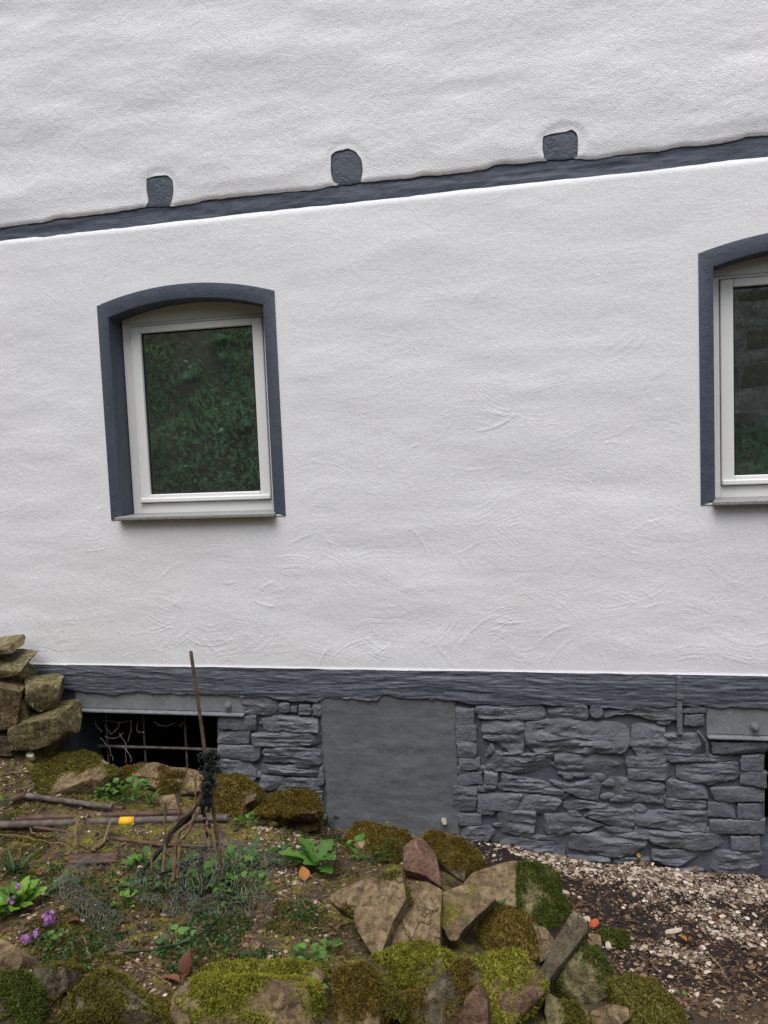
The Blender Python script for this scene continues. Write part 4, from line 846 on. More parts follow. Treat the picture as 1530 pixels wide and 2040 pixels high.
P = ground_pts(q); s = np.minimum(.003 / np.sqrt(rng.random(len(P)) + .015), .013); chips('rubble_chips', P, s, .55, M_GRAVEL, 'small pale chips of mortar and stone scattered over the bed', np.clip(rng.normal(.5, .3, len(P)), 0, 1), cat='rubble')
q = inpoly_px([([(0, 1500), (250, 1520), (640, 1640), (940, 1660), (700, 1900), (600, 2040), (0, 2040)], 5200), ([(1000, 1680), (1530, 1750), (1530, 2040), (1300, 2040), (1130, 1850)], 2300), ([(-600, 1500), (0, 1500), (0, 2040), (-600, 2040)], 2600), ([(1530, 1755), (1850, 1800), (1850, 2040), (1530, 2040)], 900)], 0)
P = ground_pts(q); s = np.minimum(.004 / np.sqrt(rng.random(len(P)) + .03), .015); chips('leaf_litter', P, s, .22, M_LITTER, 'brown leaf litter and crumbs covering the soil', np.clip(rng.normal(.36, .27, len(P)), 0, 1), cat='litter')
q = inpoly_px([([(0, 1500), (250, 1520), (640, 1640), (940, 1660), (700, 1900), (600, 2040), (0, 2040)], 1900), ([(1130, 1800), (1530, 1880), (1530, 2040), (1300, 2040)], 420), ([(1000, 1680), (1530, 1750), (1530, 1880), (1130, 1800)], 160), ([(-600, 1500), (0, 1500), (0, 2040), (-600, 2040)], 900)], 0)
P = ground_pts(q); P[:, 2] += .003; N_ = len(P); a = rng.uniform(0, 6.28, N_); L_ = rng.uniform(.010, .030, N_)
base = np.array([(0, 0, 0), (.5, .28, .10), (1, 0, .05), (.5, -.28, .14), (.5, 0, -.02)]); V = base[None] * L_[:, None, None]; tl = rng.normal(0, .5, (N_, 1)); y_, z_ = V[..., 1] * np.cos(tl) - V[..., 2] * np.sin(tl), V[..., 1] * np.sin(tl) + V[..., 2] * np.cos(tl)
V = np.stack([V[..., 0] * np.cos(a)[:, None] - y_ * np.sin(a)[:, None], V[..., 0] * np.sin(a)[:, None] + y_ * np.cos(a)[:, None], z_ + .004], -1) + P[:, None]
me = mesh_np('dead_leaf_scraps', V.reshape(-1, 3), (np.array([(0, 4, 1), (1, 4, 2), (2, 4, 3), (3, 4, 0)])[None] + np.arange(N_)[:, None, None] * 5).reshape(-1, 3), False)
at = me.attributes.new('tone', 'FLOAT', 'POINT'); at.data.foreach_set('value', np.repeat(np.clip(rng.normal(.55, .25, N_), 0, 1), 5).astype(np.float32))
o = link('dead_leaf_scraps', me, M_LITTER); tag(o, 'small curled scraps of dead leaves scattered over the soil', 'litter', None, 'stuff')
q = inpoly_px([([(0, 1500), (250, 1520), (640, 1640), (940, 1660), (700, 1900), (600, 2040), (0, 2040)], 420), ([(1000, 1680), (1530, 1750), (1530, 2040), (1300, 2040)], 130)], 0); P = ground_pts(q); m = MB()
for p in P:
    a = random.uniform(0, 6.28); L = random.uniform(.02, .09); d = np.array([math.cos(a), math.sin(a), random.uniform(-.1, .25)]) * L; p = p + [0, 0, .004]
    m.tube([p - d / 2, p + [random.gauss(0, .004), random.gauss(0, .004), .004], p + d / 2], random.uniform(.0007, .0017), 4, False)
o = m.build('twig_litter', M_WOOD); tag(o, 'fine broken twigs and straws scattered over the soil', 'litter', None, 'stuff')
# moss on the soil
q = inpoly_px([([(0, 1640), (60, 1560), (180, 1500), (260, 1540), (120, 1640), (80, 1720)], 5000), ([(230, 1830), (420, 1800), (640, 1800), (700, 1900), (640, 1960), (420, 1960), (260, 1900)], 15000), ([(60, 1840), (230, 1800), (330, 1960), (200, 1990), (60, 1930)], 8000),
    ([(560, 1660), (760, 1660), (800, 1720), (600, 1750)], 5000), ([(0, 1650), (150, 1660), (160, 1740), (0, 1760)], 7000), ([(100, 1640), (640, 1700), (640, 1960), (300, 1960), (60, 1900)], 14000), ([(0, 1880), (340, 1890), (345, 2040), (0, 2040)], 12000), ([(640, 1900), (760, 1890), (1000, 1960), (1100, 2040), (640, 2040)], 6000), ([(640, 1640), (960, 1670), (940, 1740), (640, 1740)], 5000), ([(-600, 1500), (0, 1500), (0, 2040), (-600, 2040)], 12000)], 0)
P = ground_pts(q); keep = fbm(N3, P[:, 0] * 5, P[:, 1] * 5, 4) > -.04; P = P[keep]
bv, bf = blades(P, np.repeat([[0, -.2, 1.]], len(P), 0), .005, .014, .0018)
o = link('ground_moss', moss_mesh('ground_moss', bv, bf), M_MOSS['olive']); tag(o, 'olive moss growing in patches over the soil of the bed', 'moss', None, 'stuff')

q = inpoly_px([([(150, 1700), (560, 1690), (640, 1800), (600, 1900), (250, 1880), (120, 1800)], 2600), ([(60, 1870), (330, 1840), (640, 1820), (700, 1930), (600, 1960), (300, 1960), (100, 1940)], 2400), ([(0, 1630), (140, 1650), (120, 1780), (0, 1760)], 500), ([(560, 1640), (800, 1690), (690, 1760), (560, 1720)], 700), ([(-600, 1500), (0, 1500), (0, 2040), (-600, 2040)], 1500)], 0)
P = ground_pts(q); keep = fbm(N1, P[:, 0] * 6, P[:, 1] * 6, 3) > .0; P = P[keep]; P[:, 2] += .004 + .012 * rng.random(len(P))
bv, bf = blades(P, np.repeat([[0, -.3, 1.]], len(P), 0), .008, .020, .0050, 1.3, .0)
o = link('ground_weeds', mesh_np('ground_weeds', bv, bf, False), M_LEAF2); tag(o, 'tiny green weeds and seedlings creeping over the bed', 'weeds', None, 'stuff')

# ------------------------------------------------------------------ leaves and plants
def leaf_mesh(name, kind):
    V = []; F = []; n = 9
    for i in range(n + 1):
        t = i / n
        if kind == 'heart': w = .46 * math.sin(math.pi * min(1, t ** .62)) * (1.06 if i % 2 else .92)
        elif kind == 'dandelion': w = (.05 + .20 * t ** .8) * (1.25 if i % 2 else .55) * (1 if t < .97 else .15); 
        elif kind == 'prim': w = (.04 + .17 * sstep(.1, .7, t)) * (1 - t ** 7) * (1.08 if i % 2 else .95)
        elif kind == 'blade': w = .035 * (1 - t ** 2)
        else: w = .36 * math.sin(math.pi * min(1, t ** .8)) * (1.04 if i % 2 else .96)
        z = .28 * t - .42 * t * t if kind != 'prim' else .45 * t - .4 * t * t; fold = .35
        if kind == 'prim': z += .025 * math.sin(i * 2.4)
        V += [(-w, t, z + fold * w), (0, t, z), (w, t, z + fold * w)]
    for i in range(n):
        a = i * 3; F += [(a, a + 1, a + 4, a + 3), (a + 1, a + 2, a + 5, a + 4)]
    me = bpy.data.meshes.new(name); me.from_pydata(V, [], F); me.polygons.foreach_set('use_smooth', [True] * len(F)); me.update(); return me
def frond_mesh(name):
    V = []; F = []
    for i in range(11):
        t = .12 + .88 * i / 10; L = .42 * (1 - t) ** .7 * sstep(0, .25, t) + .03
        for sgn in (-1, 1):
            b = len(V); z = .4 * t - .5 * t * t
            V += [(0, t - .03, z), (sgn * L * .5, t + .02, z - .02), (sgn * L, t + .10, z - .05), (sgn * L * .55, t + .09, z - .015), (0, t + .035, z)]; F.append((b, b + 1, b + 2, b + 3, b + 4) if sgn > 0 else (b + 4, b + 3, b + 2, b + 1, b))
    me = bpy.data.meshes.new(name); me.from_pydata(V, [], F); me.update(); return me
LM = {k: leaf_mesh('leaf_' + k, k) for k in ('heart', 'dandelion', 'prim', 'blade', 'oval')}; LM['frond'] = frond_mesh('frond')
LMM = {}
def lm(kind, mat):
    if (kind, mat.name) not in LMM:
        m = LM[kind].copy(); m.materials.append(mat); LMM[(kind, mat.name)] = m
    return LMM[(kind, mat.name)]
def plant(px, py, kind, mat, n, size, rad, hgt, label, name='plant', cat='plant', tilt=(.1, .9), P0=None, stems=True, group=None):
    p = G(px, py) if P0 is None else np.array(P0); p = p.copy(); o = empty(name, p); tag(o, label, cat, group); sm = MB()
    for k in range(n):
        a = random.uniform(0, 6.283); r = rad * random.random() ** .6; h = hgt * random.uniform(.25, 1) * (1 - .5 * (r / max(rad, .001)) ** 2)
        if kind in ('dandelion', 'prim', 'blade', 'frond') and hgt < .03: r = rad * .2 * random.random()
        b = Vector((r * math.cos(a), r * math.sin(a), h)); l = link('leaf' if kind != 'frond' else 'frond', lm(kind, mat), None, o)
        ta = a + random.uniform(-.7, .7); pt = random.uniform(*tilt)
        l.rotation_euler = (pt, random.uniform(-.3, .3), ta - math.pi / 2); l.location = b; s = size * random.uniform(.6, 1.2); l.scale = (s, s, s)
        if stems and h > .012: sm.tube([Vector((b.x * .25, b.y * .25, -.02)), Vector((b.x * .7, b.y * .7, h * .6)), b], .0011, 4, False)
    if sm.v: sm.build('stem', mat, o)
    return o
random.seed(21)
plant(255, 1598, 'heart', M_LEAF, 46, .040, .13, .12, 'bright green heart-leaved plant at the foot of the long kerb stone')
plant(205, 1590, 'heart', M_LEAF, 14, .028, .05, .05, 'smaller heart-leaved seedlings left of the bright heart-leaved plant')
plant(355, 1590, 'oval', M_LEAF2, 22, .024, .05, .10, 'loose leafy weed between the bright plant and the stake')
plant(300, 1605, 'blade', M_LEAF, 14, .09, .03, .02, 'small tuft of grass beside the bright heart-leaved plant', 'grass_tuft', 'grass', (.5, 1.2))
plant(492, 1645, 'oval', M_LEAF, 26, .030, .06, .05, 'leafy clump at the right end of the long pipe')
plant(530, 1640, 'oval', M_LEAF, 14, .028, .03, .05, 'small upright seedling between the pipe end and the mossy slabs')
plant(628, 1732, 'dandelion', M_LEAF, 13, .165, .02, .015, 'dandelion rosette with long toothed leaves', tilt=(.35, 1.0))
plant(740, 1712, 'frond', M_LEAF, 16, .07, .07, .05, 'feathery bright green seedlings in front of the mossy mound')
plant(715, 1700, 'heart', M_LEAF, 6, .055, .05, .07, 'few broad leaves rising over the feathery seedlings')
plant(800, 1722, 'oval', M_LEAF, 9, .03, .035, .03, 'small seedling beside the reddish slab')
plant(770, 1655, 'oval', M_LEAF, 7, .03, .03, .05, 'sprout growing on top of the mossy mound', P0=W(768, 1658, -.16))
plant(652, 1640, 'heart', M_LEAF2, 10, .03, .05, .06, 'pale seedlings right of the lower mossy slab')
plant(40, 1815, 'prim', M_PRIM, 40, .105, .07, .025, 'primrose clump with bright green leaves at the left edge', 'primrose', 'plant', (.25, 1.1))
plant(8, 1835, 'prim', M_PRIM, 20, .10, .04, .025, 'second primrose rosette cut by the left picture edge', 'primrose', 'plant', (.25, 1.1))
plant(100, 1880, 'heart', M_LEAF, 10, .030, .05, .035, 'small round-leaved plant under the purple flowers')
plant(128, 1775, 'heart', M_LEAF2, 9, .045, .05, .05, 'dull green leaves left of the rolled chicken wire')
plant(98, 1790, 'heart', M_LEAF, 6, .03, .02, .03, 'tiny three-leaved seedling between primrose and chicken wire')
plant(290, 1730, 'heart', M_LEAF, 14, .05, .08, .09, 'leafy weed behind the chicken wire, left of the dry stems')
plant(270, 1790, 'oval', M_LEAF2, 30, .032, .13, .05, 'low leafy weed inside the ring of chicken wire')
plant(250, 1800, 'oval', M_PRIM, 16, .026, .06, .04, 'yellow-green sprigs inside the ring of chicken wire')
plant(380, 1760, 'heart', M_LEAF, 26, .042, .12, .10, 'leafy weed growing around the dry stems')
plant(455, 1750, 'heart', M_LEAF, 34, .045, .12, .13, 'tall leafy weed right of the stake under the chicken wire')
plant(500, 1740, 'frond', M_LEAF2, 26, .07, .12, .09, 'fine feathery weed right of the tall leafy weed')
plant(420, 1800, 'oval', M_LEAF2, 26, .03, .12, .05, 'low weed in front of the stake under the chicken wire')
plant(355, 1880, 'heart', M_LEAF, 12, .034, .06, .045, 'round-leaved plant beside the thin green cane')
plant(318, 1895, 'heart', M_LEAF2, 6, .032, .02, .03, 'single pair of broad leaves at the end of the green cane')
plant(448, 1910, 'oval', M_LEAF, 8, .035, .02, .03, 'lone seedling on the dark soil in the middle of the bed')
plant(615, 1935, 'oval', M_LEAF, 30, .034, .06, .09, 'leafy weed growing over the mossy ledge stone')
plant(618, 1990, 'oval', M_LEAF, 18, .028, .05, .06, 'leafy weed hanging at the end of the long mossy block', P0=None)
plant(662, 1895, 'heart', M_LEAF, 7, .032, .02, .05, 'small seedling left of the bright moss cushion')
plant(545, 1945, 'oval', M_LEAF, 10, .024, .02, .03, 'tiny starry seedling in front of the mossy ledge stone')
plant(590, 1850, 'oval', M_LEAF2, 40, .016, .16, .02, 'creeping small-leaved weed left of the big flat slabs')
plant(540, 1890, 'oval', M_LEAF2, 36, .016, .16, .02, 'creeping small-leaved weed in the middle of the bed')
plant(350, 1840, 'oval', M_LEAF2, 36, .016, .18, .02, 'creeping small-leaved weed in front of the chicken wire')
plant(180, 1860, 'oval', M_LEAF2, 30, .016, .18, .02, 'creeping small-leaved weed right of the purple flowers')
plant(30, 1740, 'blade', M_LEAF2, 30, .13, .12, .01, 'grassy tuft above the primrose at the left edge', 'grass_tuft', 'grass', (.3, 1.1))
plant(15, 1600, 'oval', M_LEAF, 8, .03, .03, .04, 'small weed at the left edge above the pipes')
plant(985, 1805, 'oval', M_LEAF2, 10, .03, .03, .03, 'sprig in the gap behind the chunky block', P0=G(1000, 1815, .06))
plant(38, 1430, 'frond', M_LEAF, 22, .05, .03, .02, 'small bright fern growing on the greenish stone of the dry stack', 'fern', 'fern', (.1, 1.2), P0=W(38, 1432, -.27))
plant(30, 1452, 'frond', M_LEAF, 10, .04, .02, .02, 'lower small fern at the foot of the dry stack', 'fern', 'fern', (.1, 1.2), P0=W(28, 1455, -.27))
plant(428, 1535, 'heart', M_LEAF3, 34, .030, .05, .14, 'dark ivy climbing the right edge of the cellar opening', 'ivy', 'ivy', P0=W(428, 1560, -.10))
plant(1360, 1998, 'oval', M_LEAF, 4, .03, .015, .015, 'single green leaf on the brown path')
plant(1430, 1745, 'oval', M_LEAF2, 6, .02, .02, .015, 'tiny weed at the foot of the painted stones')
plant(410, 1775, 'heart', M_LEAF, 30, .040, .13, .09, 'broad-leaved weed at the foot of the stake')
plant(480, 1785, 'oval', M_LEAF, 34, .034, .13, .08, 'leafy weed under the right end of the chicken wire')
plant(330, 1765, 'frond', M_LEAF2, 22, .06, .10, .07, 'feathery weed left of the dry stems')
plant(545, 1720, 'oval', M_LEAF2, 24, .028, .10, .05, 'dull green weed between the chicken wire and the dandelion')
# purple flower heads
def flower_head(px, py, n, r, hgt, label):
    g = G(px, py + 14); o = empty('flower_head', g); tag(o, label, 'flower', 'purple flower heads by the primrose'); m = MB(); m.tube([(0, 0, -.02), (.004, 0, hgt * .5), (0, 0, hgt)], .0018, 5); m.build('stem', M_LEAF2, o)
    for k in range(n):
        d = Vector((random.gauss(0, 1), random.gauss(0, 1) - .4, random.gauss(.4, .7))).normalized(); m = MB(); c = Vector((0, 0, hgt)) + d * r * random.uniform(.6, 1); u = d.orthogonal().normalized(); v = d.cross(u)
        for j in range(5):
            a = j * 2 * math.pi / 5 + k; e = u * math.cos(a) + v * math.sin(a); s = d.cross(e); L = random.uniform(.009, .013)
            m.add([c, c + e * L * .6 + s * L * .42, c + e * L + d * .002, c + e * L * .6 - s * L * .42], [(0, 1, 2, 3)])
        f = m.build('flower', M_PETAL, o, False)
flower_head(100, 1842, 26, .030, .05, 'largest purple flower head, right of the primrose leaves')
flower_head(28, 1815, 9, .018, .07, 'small lilac flower head among the primrose leaves')
flower_head(40, 1790, 6, .014, .08, 'highest little purple flower above the primrose leaves')
flower_head(53, 1872, 10, .018, .03, 'low purple flower head below the primrose')
flower_head(78, 1862, 8, .020, .03, 'faded mauve flower head between the low one and the largest')
# dead leaves
def dead_leaf(px, py, s, mat, label, rx=.3, rz=0.0, lift=.01):
    p = G(px, py); o = link('dead_leaf', lm('oval', mat), None, None, (p[0], p[1], p[2] + lift)); o.scale = (s, s, s); o.rotation_euler = (rx, random.uniform(-.4, .4), rz); return tag(o, label, 'leaf', 'dead leaves')
dead_leaf(607, 1760, .07, M_ORANGE, 'bright orange dead leaf left of the big flat slabs', .7, .5)
dead_leaf(372, 1950, .085, M_RUSSET, 'curled russet dead leaf standing by the dark hollow', 1.1, -.2)
dead_leaf(358, 1962, .07, M_RUSSET, 'second russet leaf lying against the curled one', .2, 1.6)
dead_leaf(1368, 1880, .045, M_ORANGE, 'orange-brown leaf on the dark soil', .2, .8)
dead_leaf(1385, 1878, .04, M_RUSSET, 'russet leaf touching the orange-brown leaf on the dark soil', .5, 2.2)
dead_leaf(1272, 1713, .032, M_ORANGE, 'small orange leaf at the foot of the painted stones', .6, .1)
dead_leaf(1386, 1735, .022, M_ORANGE, 'tiny orange leaf further right at the foot of the painted stones', .6, -.4)
dead_leaf(1430, 1830, .05, M_RUSSET, 'brown leaf near the right picture edge on the gravel', .2, 2.4)
dead_leaf(80, 1748, .05, M_RUSSET, 'brown leaf left of the rolled chicken wire', .1, .6)
dead_leaf(160, 1838, .05, M_RUSSET, 'brown leaf below the rolled chicken wire', .1, 2)
dead_leaf(407, 1625, .03, M_ORANGE, 'orange scrap of leaf caught in the dry stems', .7, .3, .05)

# ------------------------------------------------------------------ pipes, rods, twigs
def straight(p, q, r, n=14, k=10, sag=0.0, jit=.02):
    m = MB(); p = np.array(p); q = np.array(q); P = [p + (q - p) * i / k - np.array([0, 0, sag * math.sin(math.pi * i / k)]) for i in range(k + 1)]; return m, P
def pipe(a, b, r, mat, label, la=0.0, lb=0.0, hollow=False, name='pipe', n=14, cat='pipe'):
    p = G(*a); q = G(*b); p[2] += la + r; q[2] += lb + r; m, P = straight(p, q, r); m.tube(P, r, n, not hollow, .006)
    if hollow:
        d = (q - p) / np.linalg.norm(q - p); m.tube([q, q - d * .15], r * .82, n, False); m.add(*ring(q, d, r, r * .82, n)); m.add(*ring(p, -d, r, .0005, n))
    return tag(m.build(name, mat), label, cat, 'metal pipes and bars lying on the bed')
def ring(c, d, r0, r1, n):
    d = Vector(d); u = d.orthogonal().normalized(); v = d.cross(u); V = []
    for r in (r0, r1): V += [Vector(c) + (u * math.cos(6.28319 * k / n) + v * math.sin(6.28319 * k / n)) * r for k in range(n)]
    return V, [(k, (k + 1) % n, n + (k + 1) % n, n + k) for k in range(n)]
big = pipe(c1(-60, 1195), c1(1335, 1158), .0185, M_PIPE, 'longest grey-brown metal pipe with yellow tape near its middle', .012, .02, True)
pipe(c1(110, 1150), c1(1190, 1118), .0150, M_RUST, 'rust-brown pipe lying directly behind the taped pipe', .01, .02)
p1 = empty('pipe', G(*c1(140, 1020))); tag(p1, 'grey pipe with a rusty elbow at its left end', 'pipe', 'metal pipes and bars lying on the bed'); p1.location = (0, 0, 0)
p = G(*c1(140, 1015)); q = G(*c1(660, 1105)); p[2] += .03; q[2] += .045; m, P = straight(p, q, .015); m.tube(P, .0145, 14, True, .02); m.build('shaft', M_PIPE, p1)
m = MB(); e = G(*c1(70, 1035)); m.tube([p + (q - p) * .03, p, p * .5 + e * .5 + [0, 0, .015], e + [0, 0, .02]], [.021, .023, .024, .019], 14, True, .05); m.tube([p * .6 + e * .4 + [0, 0, 0], p * .6 + e * .4 + [0, .01, .045]], .019, 12, True, .05); m.build('elbow', M_RUST, p1)
pipe(c1(500, 1048), c1(725, 1078), .0115, M_RUST, 'short rusty pipe stub behind the bundle of pipes', 0, .004)
pipe(c1(200, 1185), c1(960, 1292), .0085, M_RUST, 'thin rusty bar lying in front of the taped pipe', .004, .004, name='iron_bar', n=10, cat='bar')
pipe(c1(930, 1285), c1(1275, 1300), .007, M_RUST, 'thin rusty bar end under the dry stems', .004, .004, name='iron_bar', n=10, cat='bar')
# tape wrapped round the pipe, torn edge
pa = G(*c1(-60, 1195)); pb = G(*c1(1335, 1158)); pa[2] += .0305; pb[2] += .0385; d = (pb - pa) / np.linalg.norm(pb - pa); up = np.array([0, 0, 1.]); sd_ = np.cross(d, up); up = np.cross(sd_, d)
def along(px, py):
    best = min(np.linspace(0, 1, 400), key=lambda t: (lambda v: abs(765 + FPX * (v @ AX_R) / (v @ AX_F) - px))(pa + (pb - pa) * t - CAM)); return pa + (pb - pa) * best
t0 = along(*c1(705, 1160)); t1 = along(*c1(780, 1160)); V = []; F = []; K = 18
for i in range(K + 1):
    a = -1.9 + 3.9 * i / K
    for s, c in ((0, t0), (1, t1)):
        sk = .012 * (i / K - .3) * (1 if s else -.6); V.append(c + d * sk + (up * math.cos(a) + sd_ * math.sin(a)) * .0200)
for i in range(K): F.append((2 * i, 2 * i + 1, 2 * i + 3, 2 * i + 2))
b0 = len(V); c = along(*c1(815, 1190)); V += [c + sd_ * .012 - up * .016 - d * .012, c + sd_ * .013 - up * .018 + d * .014, c + sd_ * .016 - up * .036]; F.append((b0, b0 + 1, b0 + 2))
m = MB(); m.add(V, F); tp = m.build('tape', M_TAPE, big); so_ = tp.modifiers.new('solid', 'SOLIDIFY'); so_.thickness = .0008
# rusty sheet and hoop
m = MB(); V = [G(*c4(390, 305), .012), G(*c4(620, 292), .02), G(*c4(820, 282), .012), G(*c4(842, 332), .012), G(*c4(610, 345), .02), G(*c4(400, 350), .01)]; m.add(V + [v - [0, 0, .006] for v in V], [(0, 1, 4, 5), (1, 2, 3, 4), (6, 11, 10, 7), (7, 10, 9, 8), (5, 4, 10, 11), (4, 3, 9, 10), (0, 5, 11, 6), (2, 8, 9, 3)]); tag(m.build('rusty_sheet', M_RUST), 'flat rusty iron sheet on the soil behind the chicken wire', 'sheet')
def poly_tube(f, L, r, lift, mat, name, label, cat, group=None, n=7, wob=.004, taper=False, lifts=None):
    P = []
    for k, p in enumerate(L): P.append(G(*f(*p), (lifts[k] if lifts else lift)))
    P = resample(P, max(10, len(L) * 4), False); P[1:-1] += rng.normal(0, wob, (len(P) - 2, 3)); rr = [r * (1 - .6 * i / len(P)) for i in range(len(P))] if taper else r
    m = MB(); m.tube(P, rr, n, True, .12); return tag(m.build(name, mat), label, cat, group)
poly_tube(c1, [(520, 1095), (470, 1130), (445, 1180), (440, 1240), (455, 1300)], .0055, .03, M_WOOD, 'bent_cane', 'bent brown cane arching over the pipes', 'cane', lifts=[.02, .07, .09, .06, .01])
poly_tube(c1, [(540, 1312), (600, 1262), (628, 1215), (645, 1145)], .010, .02, M_WOOD, 'wood_splinter', 'split piece of wood propped against the taped pipe', 'wood', taper=True, lifts=[.005, .02, .035, .05])
TW = 'dry twigs on the bed'
for L, lab in [([(-20, 1210), (150, 1228), (350, 1265), (450, 1292)], 'long pale twig at the left, in front of the pipes'), ([(160, 1160), (210, 1212), (280, 1228), (430, 1150)], 'thin twig looping over the left end of the taped pipe'), ([(330, 1140), (480, 1125), (640, 1140)], 'thin twig lying along the rust-brown pipe'),
    ([(370, 1190), (430, 1240), (520, 1300)], 'twig slanting down beside the bent cane'), ([(400, 1305), (480, 1312), (560, 1308)], 'short straight twig at the foot of the wood splinter'), ([(0, 860), (200, 840), (330, 850)], 'thin twig on the soil above the mossy left slab')]:
    poly_tube(c1, L, .0028, .012, M_WOOD, 'twig', lab, 'twig', TW, 6)
for L, lab in [([(350, 345), (450, 315), (620, 325), (800, 352)], 'straight twig lying across the rusty sheet'), ([(60, 380), (110, 300), (130, 250)], 'twig standing at the left edge below the pipes'), ([(0, 440), (60, 390), (120, 300)], 'grass-like twig beside the standing twig at the left'), ([(500, 1010), (560, 1020), (600, 1000)], 'short twig above the pointed mossy rock'),
    ([(1110, 660), (1180, 740), (1240, 860)], 'twig crossing the thin green cane'), ([(1280, 790), (1360, 740), (1400, 700)], 'dark twig in the dark hollow of the bed'), ([(480, 770), (510, 860), (530, 910)], 'pale twig below the ring of chicken wire'), ([(740, 900), (900, 1000), (1000, 1060)], 'thin twig in front of the dark hollow')]:
    poly_tube(c4, L, .0024, .010, M_WOOD, 'twig', lab, 'twig', TW, 6)
for L, lab in [([(240, 1040), (290, 1065), (385, 1070)], 'pale twig on the long mossy block'), ([(640, 930), (660, 940), (725, 938)], 'pale twig left of the bright moss cushion'), ([(400, 620), (300, 560), (200, 520)], 'dry twig lying left of the big flat slabs')]:
    poly_tube(c5, L, .0024, .03, M_WOOD, 'twig', lab, 'twig', TW, 6)
for L, lab in [([(1190, 720), (1240, 770), (1300, 850)], 'brown twig on the path at the lower right'), ([(820, 745), (920, 770)], 'short pale straw on the dark soil'), ([(880, 770), (930, 830)], 'short dark straw below the pale straw')]:
    poly_tube(c6, L, .0024, .008, M_WOOD, 'twig', lab, 'twig', TW, 6)
poly_tube(c4, [(705, 865), (880, 868), (1000, 835), (1120, 800), (1190, 760), (1290, 670)], .0042, .02, M_LEAF3, 'green_cane', 'thin dark green cane curving over the middle of the bed', 'cane', None, 8, .001, lifts=[.01, .015, .03, .04, .03, .01])
# upright stake with the torn netting and the dry stems
sb = G(450, 1778); st_top = W(380, 1297, sb[1] + .03); m, P = straight(sb - [0, 0, .05], st_top, .008, k=16); m.tube(P, [.0092 - .0018 * k / 16 for k in range(17)], 10, True, .05)
tag(m.build('stake', M_STAKE), 'thin rusty brown stake standing upright before the wall', 'stake')
def hang(f, L, dy):
    return [W(*f(*p), sb[1] + d_) for p, d_ in zip(L, dy)]
net = empty('netting', (0, 0, 0)); tag(net, 'torn black plastic netting twisted round the stake and trailing down left', 'netting')
for L, dy, r in [([(1205, 720), (1225, 800), (1222, 880), (1218, 960), (1225, 1080)], [-.02] * 5, [.010, .016, .018, .015, .009]), ([(1215, 950), (1180, 1040), (1090, 1120), (1010, 1210), (950, 1290), (880, 1380), (760, 1500)], [-.01, .05, .08, .06, .03, .0, -.03], [.010, .011, .010, .011, .013, .011, .008]),
    ([(1215, 960), (1190, 1080), (1215, 1180), (1235, 1290)], [-.02, -.03, -.03, -.02], [.010, .008, .010, .006]), ([(1225, 1280), (1180, 1340), (1060, 1400), (930, 1450)], [-.02, -.06, -.1, -.12], [.006, .008, .008, .005]), ([(1090, 1400), (1070, 1500), (1045, 1600)], [-.1, -.13, -.16], [.006, .009, .007]),
    ([(1180, 1330), (1175, 1420), (1180, 1500)], [-.04, -.07, -.1], [.008, .009, .005])]:
    P = np.array(hang(c1, L, dy)); k = 24; Q = resample(np.hstack([P, np.array(r)[:, None]]), k, False); Q[:, :3] += rng.normal(0, .0025, (k, 3)); m = MB(); m.tube(Q[:, :3], list(Q[:, 3] * rng.uniform(.65, 1.3, k)), 9, True, .4); m.build('strand', M_NET, net, True, 60)
m = MB()
for k in range(130):
    p = W(*c1(random.gauss(1220, 26), random.uniform(720, 980)), sb[1] - .02 + random.uniform(-.025, .02)); a = Vector((random.gauss(0, 1), random.gauss(0, .4), random.gauss(0, 1))).normalized() * random.uniform(.01, .03); m.tube([Vector(p), Vector(p) + a * .5 + Vector((0, -.008, 0)), Vector(p) + a], [.0042, .003, .001], 4, False)
m.build('tatters', M_NET, net)
dry = empty('dead_shrub', (0, 0, 0)); tag(dry, 'bare brown dead shrub stems beside the stake', 'shrub')
for L, dy, r in [([(1140, 880), (1143, 960), (1148, 1040), (1130, 1070)], [-.05, -.05, -.05, -.05], .004), ([(1200, 940), (1170, 1010), (1130, 1060), (1050, 1130), (1005, 1190), (975, 1260)], [0, -.02, -.04, -.05, -.06, -.06], .0085), ([(1165, 1055), (1150, 1110), (1095, 1160), (1050, 1200), (1030, 1250), (1025, 1340), (1010, 1480)], [-.05, -.06, -.08, -.09, -.1, -.1, -.12], .0075),
    ([(965, 1020), (972, 1100), (968, 1200), (962, 1310), (955, 1430)], [-.08, -.08, -.09, -.1, -.12], .0055), ([(1060, 1035), (1048, 1110), (1005, 1190)], [-.05, -.05, -.06], .005), ([(1045, 1240), (1050, 1330), (1040, 1460)], [-.1, -.11, -.12], .006), ([(885, 1270), (888, 1330), (890, 1420)], [-.12, -.13, -.14], .005),
    ([(1190, 1060), (1205, 1120), (1225, 1200), (1228, 1300)], [-.02, -.03, -.04, -.05], .006), ([(1150, 1075), (1100, 1200), (1060, 1250), (1035, 1280)], [-.06, -.09, -.1, -.1], .0045)]:
    P = resample(hang(c1, L, dy), 14, False); P[1:] += rng.normal(0, .002, (13, 3)); m = MB(); m.tube(P, [r * (1.0 + .3 * random.random()) for _ in P], 7, True, .15); m.build('stem', M_WOOD if r < .008 else M_STAKE, dry)
kp = W(*c1(1255, 915), sb[1] + .06); m = MB(); m.tube([kp + [0, .02, 0], kp + [0, .008, 0], kp + [0, -.012, 0], kp + [0, -.02, 0]], [.008, .017, .016, .006], 12); tag(m.build('knob', M_PIPE), 'small round grey knob beside the netting on the stake', 'knob')

